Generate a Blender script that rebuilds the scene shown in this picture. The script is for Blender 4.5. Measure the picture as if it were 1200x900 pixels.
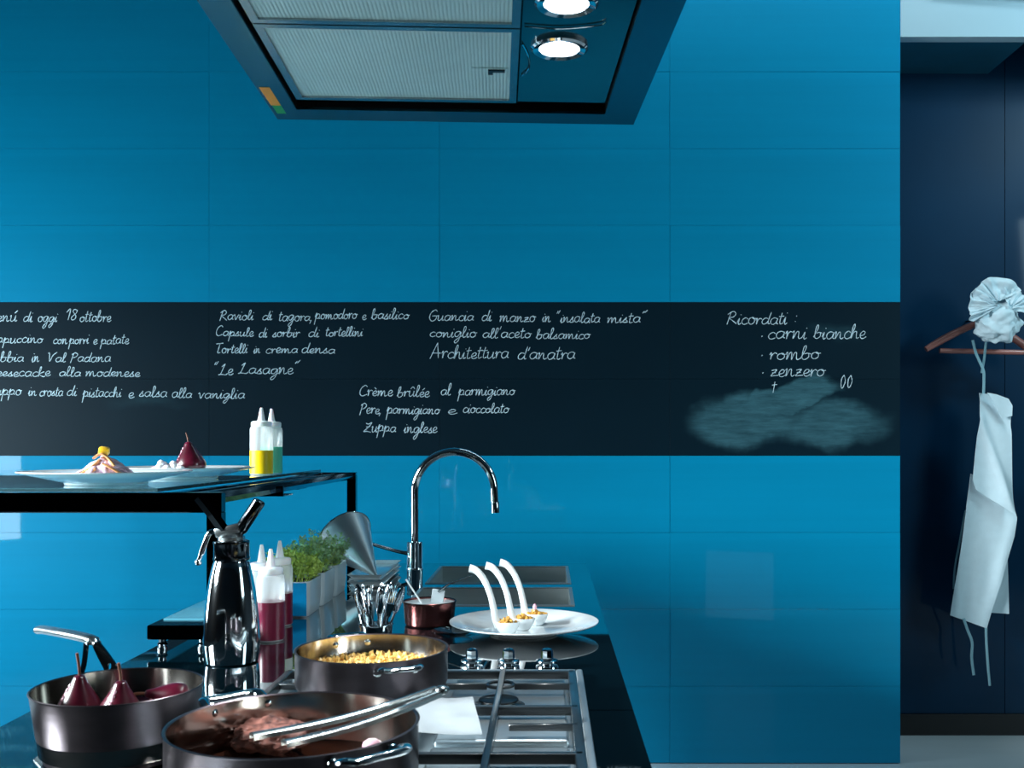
import bpy, bmesh, math, random
from mathutils import Vector, Matrix, Euler, noise
PI = math.pi
R = math.radians
C = bpy.context.scene.collection
for o in list(bpy.data.objects): bpy.data.objects.remove(o)

# ---------------------------------------------------------------- camera
EYE = 1.36
cam_d = bpy.data.cameras.new('camera')
cam = bpy.data.objects.new('camera', cam_d); C.objects.link(cam)
cam.location = (0, 0, EYE); cam.rotation_euler = (R(90), 0, 0)
cam_d.lens = 36; cam_d.sensor_width = 36
cam_d.shift_x = -42/1200; cam_d.shift_y = 70/1200
cam_d.dof.use_dof = True; cam_d.dof.focus_distance = 3.2; cam_d.dof.aperture_fstop = 14
bpy.context.scene.camera = cam
# ---------------------------------------------------------------- world and lights
w = bpy.data.worlds.new('world'); bpy.context.scene.world = w; w.use_nodes = True
w.node_tree.nodes['Background'].inputs[0].default_value = (0.35, 0.6, 0.8, 1)
w.node_tree.nodes['Background'].inputs[1].default_value = 0.25
def area(name, loc, target, sx, sy, power, col=(0.86, 0.95, 1.0), spread=180):
    d = bpy.data.lights.new(name, 'AREA'); d.shape = 'RECTANGLE'; d.size = sx; d.size_y = sy
    d.energy = power; d.color = col; d.spread = R(spread)
    o = bpy.data.objects.new(name, d); C.objects.link(o); o.location = loc
    o.rotation_euler = (Vector(target)-Vector(loc)).to_track_quat('-Z', 'Y').to_euler()
    return o
area('softbox_left', (-3.35, 2.95, 1.30), (-1.2, 4.35, 1.25), 0.8, 1.0, 52, (0.74, 0.93, 1.0))
area('key_left', (-5.2, 0.5, 2.7), (-0.4, 2.05, 0.75), 1.7, 1.7, 124, (0.84, 0.96, 1.0), 46)
area('key_right', (5.0, 0.2, 2.6), (1.0, 3.8, 1.4), 1.2, 1.8, 46, (0.66, 0.92, 1.0))
area('wall_washer', (0.9, 3.92, 3.60), (0.9, 4.35, 2.6), 2.2, 0.2, 9, (0.72, 0.93, 1.0))
area('niche_light', (3.2, 3.3, 3.3), (1.85, 4.78, 2.5), 0.4, 0.4, 12, (0.6, 0.9, 1.0), 110)
area('reflected_softbox', (1.25, 2.0, 0.44), (0.4, 4.35, 0.6), 0.44, 0.44, 0.28)  # small softbox added for its faint square reflection in the tiles
vs = bpy.context.scene.view_settings
vs.view_transform = 'Standard'; vs.look = 'None'; vs.gamma = 1; vs.use_curve_mapping = False
vs.exposure = 0.1

# ---------------------------------------------------------------- materials
def s2l(c):
    return tuple(((v/255)/12.92 if v/255 <= .04045 else ((v/255+.055)/1.055)**2.4) for v in c)
def mat(name, col, rough=.4, metal=0, coat=0, coat_rough=.03, ior=1.5, trans=0, var=.0, vscale=8, bump=0, bscale=60, stretch=(1,1,1), sss=0, emit=None, estr=0, alpha=1, spec=.5):
    m = bpy.data.materials.new(name); m.use_nodes = True
    nt = m.node_tree; b = nt.nodes['Principled BSDF']
    lin = s2l(col)
    b.inputs['Base Color'].default_value = (*lin, 1)
    b.inputs['Roughness'].default_value = rough; b.inputs['Metallic'].default_value = metal
    b.inputs['IOR'].default_value = ior; b.inputs['Coat Weight'].default_value = coat
    b.inputs['Coat Roughness'].default_value = coat_rough
    b.inputs['Transmission Weight'].default_value = trans
    b.inputs['Alpha'].default_value = alpha; b.inputs['Specular IOR Level'].default_value = spec
    if sss:
        b.inputs['Subsurface Weight'].default_value = sss; b.inputs['Subsurface Scale'].default_value = .01
    if emit:
        b.inputs['Emission Color'].default_value = (*s2l(emit), 1); b.inputs['Emission Strength'].default_value = estr
    tc = nt.nodes.new('ShaderNodeTexCoord'); mp = nt.nodes.new('ShaderNodeMapping'); mp.inputs['Scale'].default_value = stretch
    nt.links.new(tc.outputs['Object'], mp.inputs[0])
    n = nt.nodes.new('ShaderNodeTexNoise'); n.inputs['Scale'].default_value = vscale; n.inputs['Detail'].default_value = 4
    nt.links.new(mp.outputs[0], n.inputs['Vector'])
    cr = nt.nodes.new('ShaderNodeValToRGB')
    cr.color_ramp.elements[0].position = .3; cr.color_ramp.elements[1].position = .7
    cr.color_ramp.elements[0].color = (*[max(0, v*(1-var)) for v in lin], 1)
    cr.color_ramp.elements[1].color = (*[min(1, v*(1+var)) for v in lin], 1)
    nt.links.new(n.outputs['Fac'], cr.inputs[0]); nt.links.new(cr.outputs[0], b.inputs['Base Color'])
    if bump:
        n2 = nt.nodes.new('ShaderNodeTexNoise'); n2.inputs['Scale'].default_value = bscale; n2.inputs['Detail'].default_value = 3
        nt.links.new(mp.outputs[0], n2.inputs['Vector'])
        bp = nt.nodes.new('ShaderNodeBump'); bp.inputs['Strength'].default_value = bump; bp.inputs['Distance'].default_value = .002
        nt.links.new(n2.outputs['Fac'], bp.inputs['Height']); nt.links.new(bp.outputs[0], b.inputs['Normal'])
    return m
M = {}
M['tile'] = mat('blue_glazed_tile', (0, 136, 178), .5, spec=.08, coat=.35, coat_rough=.035, var=.04, vscale=2, stretch=(.3, 1, 14), bump=.03, bscale=3)
M['grout'] = mat('dark_blue_grout', (0, 112, 150), .6)
M['navy'] = mat('navy_lacquer', (0, 46, 74), .4, spec=.08, coat=.3, coat_rough=.05, var=.1, vscale=2)
M['black_trim'] = mat('black_trim', (4, 5, 8), .4, var=.1)
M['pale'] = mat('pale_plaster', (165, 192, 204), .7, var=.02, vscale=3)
M['soffit'] = mat('teal_soffit', (6, 84, 108), .5, var=.08)
M['floor'] = mat('pale_polished_floor', (225, 236, 240), .25, coat=.3, var=.04, vscale=2, stretch=(.3, 3, 1))
M['darkwall'] = mat('dark_studio_wall', (6, 26, 36), .8, var=.1)
M['ceil'] = mat('grey_ceiling', (24, 62, 78), .8, var=.05)
M['counter'] = mat('black_glass_worktop', (2, 14, 20), .03, ior=2.15, coat=.6, coat_rough=.02, var=.2, vscale=3)
M['cabinet'] = mat('dark_cabinet', (14, 22, 28), .4, var=.1)
M['chrome'] = mat('chrome', (228, 232, 235), .07, 1, var=.02)
M['chrome_dark'] = mat('dark_chrome', (70, 78, 84), .1, 1, var=.05)
M['steel'] = mat('brushed_steel', (176, 184, 186), .26, 1, var=.06, vscale=20, stretch=(1, 1, 12), bump=.05, bscale=120)
M['sinksteel'] = mat('sink_steel', (185, 195, 195), .5, .85, var=.08, vscale=8, stretch=(1, 1, 4))
M['hoodsteel'] = mat('hood_steel', (70, 128, 140), .24, 1, var=.05, vscale=14, stretch=(1, 14, 1))
M['hoodglass'] = mat('dark_lamp_panel', (8, 56, 70), .16, ior=1.6, coat=.4, var=.1)
M['pan'] = mat('worn_pan_steel', (96, 88, 92), .30, 1, var=.22, vscale=9, stretch=(1, 1, 3), bump=.06, bscale=80)
M['panin'] = mat('pan_inside_steel', (170, 164, 158), .13, 1, var=.12, vscale=7, stretch=(2, 2, .6))
M['copper'] = mat('worn_copper', (150, 92, 90), .24, 1, var=.2, vscale=12)
M['iron'] = mat('grate_enamel', (30, 36, 40), .30, ior=1.9, coat=.5, coat_rough=.15, var=.1, vscale=30)
M['traysteel'] = mat('hob_tray_steel', (196, 206, 210), .42, 1, var=.05, vscale=6)
M['satin'] = mat('satin_steel', (205, 212, 214), .38, .9, var=.05, vscale=14)
M['blackiron'] = mat('burner_cap', (12, 13, 15), .35, coat=.3, var=.1)
M['porcelain'] = mat('white_porcelain', (232, 238, 240), .12, coat=.6, var=.01)
M['grayporc'] = mat('grey_porcelain', (205, 218, 224), .25, coat=.4, var=.03)
M['bluepanel'] = mat('sky_blue_panel', (0, 138, 196), .3, coat=.4, var=.03)
M['glass_shelf'] = mat('shelf_glass', (150, 214, 228), .01, ior=1.52, trans=.92, var=.01)
M['inlay'] = mat('tray_glass', (90, 158, 180), .08, ior=1.7, coat=.5, var=.05)
M['railsteel'] = mat('rail_chrome', (96, 140, 160), .08, 1, var=.05)
M['frame'] = mat('black_chrome_frame', (24, 34, 42), .09, 1, var=.1)
M['plastic'] = mat('clear_plastic', (245, 250, 252), .22, alpha=.40, var=.01)
M['cap'] = mat('white_plastic', (240, 245, 248), .3, var=.01, sss=.2)
M['yellow'] = mat('yellow_sauce', (250, 205, 10), .35, var=.04)
M['green'] = mat('green_sauce', (90, 200, 165), .35, var=.04)
M['red'] = mat('beetroot_sauce', (96, 12, 44), .3, var=.1, vscale=20)
M['pear'] = mat('poached_pear', (74, 10, 30), .28, coat=.4, var=.35, vscale=22, sss=.05)
M['pearcut'] = mat('pale_pear_flesh', (222, 170, 186), .35, coat=.3, var=.12, vscale=30)
M['stem'] = mat('pear_stem', (92, 52, 34), .6, var=.3, vscale=60)
M['cream'] = mat('whipped_cream', (245, 240, 245), .5, var=.04, bump=.3, bscale=90, sss=.1)
M['squid'] = mat('purple_white_strip', (206, 178, 196), .35, coat=.4, var=.35, vscale=60)
M['brownstrip'] = mat('golden_strip', (214, 150, 96), .4, coat=.2, var=.25, vscale=60)
M['mango'] = mat('yellow_cube', (250, 190, 40), .35, var=.1, vscale=40)
M['wine'] = mat('dark_wine_syrup', (26, 6, 16), .06, coat=.6, var=.3)
M['broth'] = mat('brown_broth', (64, 34, 22), .1, coat=.5, var=.3, vscale=12)
M['meat'] = mat('seared_meat', (158, 104, 92), .4, coat=.35, var=.7, vscale=70, bump=.8, bscale=90)
M['grain'] = mat('yellow_grains', (236, 192, 110), .4, coat=.2, var=.25, vscale=70)
M['olive'] = mat('green_olive_bit', (104, 100, 40), .4, var=.2)
M['nut'] = mat('toasted_nut', (214, 160, 70), .4, coat=.2, var=.3, vscale=80)
M['leaf'] = mat('herb_leaf', (206, 236, 120), .5, var=.35, vscale=40)
M['leafdark'] = mat('herb_leaf_grey', (184, 216, 160), .5, var=.4, vscale=40)
M['soil'] = mat('dark_soil', (40, 30, 22), .9, var=.3)
M['napkin'] = mat('white_paper', (214, 220, 224), .8, var=.01)
M['cloth'] = mat('pale_blue_white_cotton', (206, 226, 234), .85, var=.03, vscale=30, bump=.2, bscale=300)
M['strap'] = mat('teal_grey_tape', (130, 172, 184), .8, var=.05)
M['wood'] = mat('red_brown_wood', (158, 96, 86), .35, coat=.3, var=.15, vscale=10, stretch=(1, 8, 8))
M['chalk'] = mat('white_chalk', (190, 210, 220), .95, var=.3, vscale=60)
M['cling'] = mat('clear_glass', (220, 235, 240), .03, trans=1, ior=1.45)
M['lamp'] = mat('lamp_lens', (255, 255, 255), .3, emit=(240, 250, 255), estr=5)
M['whitesauce'] = mat('white_sauce', (214, 222, 222), .3, var=.05)
M['latch'] = mat('dark_latch', (10, 30, 36), .3, var=.1)
M['orange'] = mat('orange_reflection', (226, 150, 40), .4, var=.03)  # paints an orange reflection on the hood flange
M['greenreflection'] = mat('green_reflection', (20, 150, 80), .4, var=.03)  # paints the green part of the same reflection

# filter material: fine woven mesh relief
m = mat('filter_mesh', (190, 222, 224), .5, .25, var=.05, vscale=6); M['filter'] = m
nt = m.node_tree; b = nt.nodes['Principled BSDF']
tc = nt.nodes.new('ShaderNodeTexCoord'); wv = nt.nodes.new('ShaderNodeTexWave'); wv.inputs['Scale'].default_value = 48
wv.inputs['Distortion'].default_value = .8; wv.inputs['Detail'].default_value = 1
nt.links.new(tc.outputs['Object'], wv.inputs[0]); bp = nt.nodes.new('ShaderNodeBump'); bp.inputs['Strength'].default_value = .35; bp.inputs['Distance'].default_value = .002
nt.links.new(wv.outputs['Fac'], bp.inputs['Height']); nt.links.new(bp.outputs[0], b.inputs['Normal'])

# chalkboard tile: matt slate with rubbed chalk marks that stay where they were wiped
m = mat('chalkboard_slate', (4, 29, 41), .5, spec=.12, var=.06, vscale=3); M['slate'] = m
nt = m.node_tree; b = nt.nodes['Principled BSDF']
geo = nt.nodes.new('ShaderNodeNewGeometry')
def smear(cx, cz, rx, rz, ang, amt, soft):
    mp = nt.nodes.new('ShaderNodeMapping'); mp.vector_type = 'TEXTURE'
    mp.inputs['Location'].default_value = (cx, 4.35, cz); mp.inputs['Rotation'].default_value = (0, ang, 0); mp.inputs['Scale'].default_value = (rx, 1, rz)
    nn = nt.nodes.new('ShaderNodeTexNoise'); nn.inputs['Scale'].default_value = 5; nn.inputs['Detail'].default_value = 5
    nt.links.new(geo.outputs['Position'], nn.inputs['Vector'])
    sc = nt.nodes.new('ShaderNodeVectorMath'); sc.operation = 'MULTIPLY_ADD'
    sc.inputs[1].default_value = (.18, 0, .18); nt.links.new(nn.outputs['Color'], sc.inputs[0]); nt.links.new(geo.outputs['Position'], sc.inputs[2])
    sub = nt.nodes.new('ShaderNodeVectorMath'); sub.operation = 'SUBTRACT'; sub.inputs[1].default_value = (.09, 0, .09)
    nt.links.new(sc.outputs[0], sub.inputs[0]); nt.links.new(sub.outputs[0], mp.inputs[0])
    sep = nt.nodes.new('ShaderNodeSeparateXYZ'); nt.links.new(mp.outputs[0], sep.inputs[0])
    cm = nt.nodes.new('ShaderNodeCombineXYZ'); nt.links.new(sep.outputs[0], cm.inputs[0]); nt.links.new(sep.outputs[2], cm.inputs[2])
    ln = nt.nodes.new('ShaderNodeVectorMath'); ln.operation = 'LENGTH'; nt.links.new(cm.outputs[0], ln.inputs[0])
    mr = nt.nodes.new('ShaderNodeMapRange'); mr.inputs['From Min'].default_value = 1; mr.inputs['From Max'].default_value = 1-soft
    mr.inputs['To Min'].default_value = 0; mr.inputs['To Max'].default_value = amt; mr.interpolation_type = 'SMOOTHSTEP'
    nt.links.new(ln.outputs['Value'], mr.inputs['Value'])
    return mr.outputs[0]
def mth(op, a, bb):
    n = nt.nodes.new('ShaderNodeMath'); n.operation = op
    for i, v in enumerate((a, bb)):
        if isinstance(v, (int, float)): n.inputs[i].default_value = v
        else: nt.links.new(v, n.inputs[i])
    return n.outputs[0]
s = mth('MAXIMUM', smear(.83, 1.455, .29, .135, 0, .9, .45), smear(1.19, 1.445, .30, .12, 0, .85, .5))
s = mth('MAXIMUM', s, smear(1.04, 1.565, .225, .06, R(-12), .95, .3))
s = mth('MAXIMUM', s, smear(1.25, 1.84, .14, .065, 0, .28, .9))
s = mth('MAXIMUM', s, smear(-1.70, 1.54, .22, .05, 0, .16, .9))
st = nt.nodes.new('ShaderNodeTexNoise'); st.inputs['Scale'].default_value = 9; st.inputs['Detail'].default_value = 6; st.inputs['Roughness'].default_value = .65
mp2 = nt.nodes.new('ShaderNodeMapping'); mp2.inputs['Rotation'].default_value = (0, R(14), 0); mp2.inputs['Scale'].default_value = (1, 1, 6)
nt.links.new(geo.outputs['Position'], mp2.inputs[0]); nt.links.new(mp2.outputs[0], st.inputs['Vector'])
mr = nt.nodes.new('ShaderNodeMapRange'); mr.inputs['From Min'].default_value = .3; mr.inputs['From Max'].default_value = .75; mr.inputs['To Min'].default_value = .35
nt.links.new(st.outputs['Fac'], mr.inputs['Value'])
s = mth('MULTIPLY', s, mr.outputs[0])
mix = nt.nodes.new('ShaderNodeMix'); mix.data_type = 'RGBA'
src = b.inputs['Base Color'].links[0].from_socket
nt.links.new(s, mix.inputs[0]); nt.links.new(src, mix.inputs[6]); mix.inputs[7].default_value = (*s2l((66, 112, 124)), 1)
nt.links.new(mix.outputs[2], b.inputs['Base Color'])

# ---------------------------------------------------------------- mesh helpers
def add_box(bm, x0, x1, y0, y1, z0, z1, bevel=0, seg=2):
    t = bmesh.new(); bmesh.ops.create_cube(t, size=1)
    for v in t.verts:
        v.co = Vector((x0+(v.co.x+.5)*(x1-x0), y0+(v.co.y+.5)*(y1-y0), z0+(v.co.z+.5)*(z1-z0)))
    if bevel: bmesh.ops.bevel(t, geom=t.edges[:], offset=bevel, segments=seg, affect='EDGES', profile=.5)
    merge(bm, t)
def merge(bm, t, mx=None):
    if mx is not None: t.transform(mx)
    me = bpy.data.meshes.new('tmp'); t.to_mesh(me); t.free(); bm.from_mesh(me); bpy.data.meshes.remove(me)
def box(*a, **k):
    bm = bmesh.new(); add_box(bm, *a, **k); return bm
def add_lathe(bm, prof, seg=40, mx=None, sx=1, sy=1):
    t = bmesh.new(); rings = []
    for r, z in prof:
        if r < 1e-6: rings.append([t.verts.new((0, 0, z))])
        else: rings.append([t.verts.new((r*math.cos(2*PI*i/seg)*sx, r*math.sin(2*PI*i/seg)*sy, z)) for i in range(seg)])
    for a, c in zip(rings, rings[1:]):
        for i in range(seg):
            j = (i+1) % seg
            if len(a) == 1 and len(c) == 1: continue
            if len(a) == 1: t.faces.new((a[0], c[j], c[i]))
            elif len(c) == 1: t.faces.new((a[i], a[j], c[0]))
            else: t.faces.new((a[i], a[j], c[j], c[i]))
    bmesh.ops.recalc_face_normals(t, faces=t.faces[:])
    merge(bm, t, mx)
def lathe(prof, seg=40, **k):
    bm = bmesh.new(); add_lathe(bm, prof, seg, **k); return bm
def smooth_path(pts, n=6, closed=False):
    P = [Vector(p) for p in pts]
    if len(P) < 3: return P
    out = []
    N = len(P)
    rng = range(N) if closed else range(N-1)
    for i in rng:
        if closed: p0, p1, p2, p3 = P[(i-1) % N], P[i], P[(i+1) % N], P[(i+2) % N]
        else: p0, p1, p2, p3 = P[max(i-1, 0)], P[i], P[i+1], P[min(i+2, N-1)]
        for k in range(n):
            t = k/n
            out.append(.5*((2*p1)+(-p0+p2)*t+(2*p0-5*p1+4*p2-p3)*t*t+(-p0+3*p1-3*p2+p3)*t**3))
    if not closed: out.append(P[-1])
    return out
def add_tube(bm, pts, r, seg=10, closed=False, flat=1.0, up=None):
    """tube along pts; r a number or list; flat squashes the second axis of the section"""
    P = [Vector(p) for p in pts]; N = len(P)
    rs = r if isinstance(r, (list, tuple)) else [r]*N
    if len(rs) != N:
        rs = [rs[0]+(rs[-1]-rs[0])*i/(N-1) for i in range(N)] if len(rs) == 2 else [rs[min(int(i*len(rs)/N), len(rs)-1)] for i in range(N)]
    t = bmesh.new(); rings = []
    nrm = None
    for i in range(N):
        if closed: d = (P[(i+1) % N]-P[i-1]).normalized()
        else: d = (P[min(i+1, N-1)]-P[max(i-1, 0)]).normalized()
        if nrm is None:
            a = Vector(up) if up else (Vector((0, 0, 1)) if abs(d.z) < .9 else Vector((1, 0, 0)))
            nrm = (a-d*a.dot(d)).normalized()
        else: nrm = (nrm-d*nrm.dot(d)).normalized()
        bn = d.cross(nrm)
        rings.append([t.verts.new(P[i]+(nrm*math.cos(2*PI*k/seg)*flat+bn*math.sin(2*PI*k/seg))*rs[i]) for k in range(seg)])
    for i in range(N if closed else N-1):
        a, c = rings[i], rings[(i+1) % N]
        for k in range(seg):
            j = (k+1) % seg; t.faces.new((a[k], a[j], c[j], c[k]))
    if not closed:
        t.faces.new(rings[0][::-1]); t.faces.new(rings[-1])
    bmesh.ops.recalc_face_normals(t, faces=t.faces[:])
    merge(bm, t)
def tube(*a, **k):
    bm = bmesh.new(); add_tube(bm, *a, **k); return bm
def add_prism(bm, outline, z0, z1, bevel=0):
    t = bmesh.new(); vs_ = [t.verts.new((x, y, z0)) for x, y in outline]; f = t.faces.new(vs_)
    r = bmesh.ops.extrude_face_region(t, geom=[f])
    for v in r['geom']:
        if isinstance(v, bmesh.types.BMVert): v.co.z = z1
    bmesh.ops.recalc_face_normals(t, faces=t.faces[:])
    if bevel: bmesh.ops.bevel(t, geom=t.edges[:], offset=bevel, segments=2, affect='EDGES')
    merge(bm, t)
def add_ball(bm, loc, r, sub=2, scale=(1, 1, 1), rot=None):
    t = bmesh.new(); bmesh.ops.create_icosphere(t, subdivisions=sub, radius=r)
    mx = Matrix.Translation(loc) @ (rot.to_matrix().to_4x4() if rot else Matrix()) @ Matrix.Diagonal((*scale, 1))
    merge(bm, t, mx)
def obj(name, bm, m, parent=None, loc=(0, 0, 0), rot=(0, 0, 0), smooth=True, angle=40, label=None, kind=None):
    me = bpy.data.meshes.new(name); bm.to_mesh(me); bm.free()
    me.materials.append(M[m] if isinstance(m, str) else m)
    if smooth:
        me.polygons.foreach_set('use_smooth', [True]*len(me.polygons))
        try: me.set_sharp_from_angle(angle=R(angle))
        except Exception: pass
    o = bpy.data.objects.new(name, me); C.objects.link(o); o.location = loc; o.rotation_euler = rot
    if parent: o.parent = parent
    if label: o['label'] = label
    if kind: o['kind'] = kind
    return o
def tag(o, label, cat, group=None, kind=None):
    o['label'] = label; o['category'] = cat
    if group: o['group'] = group
    if kind: o['kind'] = kind
    return o
def thing(name, label, cat, loc=(0, 0, 0), rot=(0, 0, 0), group=None):
    o = bpy.data.objects.new(name, None); C.objects.link(o); o.location = loc; o.rotation_euler = rot
    o.empty_display_size = .05
    return tag(o, label, cat, group)
def struct(name, bm, m, **k):
    o = obj(name, bm, m, **k); o['kind'] = 'structure'; return o
def inst(src, parent=None, loc=(0, 0, 0), rot=(0, 0, 0)):
    o = src.copy(); C.objects.link(o); o.parent = parent; o.location = loc; o.rotation_euler = rot; return o
def copy_tree(o, parent=None):
    c = o.copy(); C.objects.link(c); c.parent = parent
    for ch in [x for x in bpy.data.objects if x.parent == o]: copy_tree(ch, c)
    return c

# ---------------------------------------------------------------- the room
WY = 4.35; PXM = WY/1200                       # tiled wall plane; one photo pixel there is 3.6 mm
TW, TH = .97875, .32625
XR = 1.497                                     # right end of the tiled wall
ZF = 0.004                                     # foot of the lowest tile row
random.seed(4)
struct('floor', box(-6.4, 6.0, -3.2, 5.2, -.1, 0), 'floor', smooth=False)
struct('ceiling', box(-6.4, 6.0, -3.2, 5.2, 3.62, 3.72), 'ceil', smooth=False)
struct('wall_left', box(-6.5, -6.4, -3.2, 5.2, 0, 3.62), 'darkwall', smooth=False)
struct('wall_right', box(6.0, 6.1, -3.2, 5.2, 0, 3.62), 'darkwall', smooth=False)
struct('wall_front', box(-6.4, 6.0, -3.3, -3.2, 0, 3.62), 'darkwall', smooth=False)
wall = struct('wall_back', box(-6.4, XR-.002, WY+.0125, WY+.16, ZF, 3.62), 'grout', smooth=False)
def tile_bm():
    g = .0004
    t = bmesh.new(); add_box(t, g, TW-g, 0, .012, g, TH-g)
    ed = [e for e in t.edges if all(v.co.y < .001 for v in e.verts)]
    bmesh.ops.bevel(t, geom=ed, offset=.0003, segments=1, affect='EDGES')
    return t
blue0 = board0 = None
for ci in range(1, 6):
    x0 = XR-ci*TW
    if x0 < -3.6: 
        continue
    for ri in range(0, 11):
        z0 = ZF+ri*TH
        board = ri in (4, 5)
        # a hand-laid wall: each tile sits a hair out of true
        rot = (R(random.uniform(-.10, .10)), 0, R(random.uniform(-.12, .12)))
        if board:
            if board0 is None:
                board0 = o = obj('chalkboard_tile', tile_bm(), 'slate', wall, smooth=False)
            else: o = inst(board0, wall)
        else:
            if blue0 is None:
                blue0 = o = obj('blue_tile', tile_bm(), 'tile', wall, smooth=False)
            else: o = inst(blue0, wall)
        o.location = (x0, WY, z0); o.rotation_euler = (rot[0]*(0 if board else 1), 0, rot[2]*(0 if board else 1))
# niche on the right
NB = 4.785
ns = struct('wall_niche', box(XR, 6.0, NB+.02, NB+.12, 0, 3.62), 'black_trim', smooth=False)
obj('lacquer_panel', box(XR+.001, 2.134, NB, NB+.02, .10, 3.6), 'navy', ns, smooth=False)
obj('lacquer_panel', box(2.137, 4.2, NB, NB+.02, .10, 3.6), 'navy', ns, smooth=False)
struct('baseboard_niche', box(XR+.001, 6.0, NB-.012, NB, 0, .10), 'black_trim', smooth=False)
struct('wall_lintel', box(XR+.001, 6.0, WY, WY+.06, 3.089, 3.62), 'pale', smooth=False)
struct('trim_1', box(XR+.001, 2.057, WY+.06, NB, 3.089, 3.62), 'soffit', smooth=False)   # lowered soffit inside the niche
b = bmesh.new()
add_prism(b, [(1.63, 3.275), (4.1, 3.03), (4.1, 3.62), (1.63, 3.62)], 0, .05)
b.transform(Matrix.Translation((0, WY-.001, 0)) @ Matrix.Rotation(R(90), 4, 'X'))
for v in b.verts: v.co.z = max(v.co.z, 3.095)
struct('light_wedge', b, 'pale', smooth=False)       # slanting slab added to stand for the wedge of light over the niche

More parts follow.
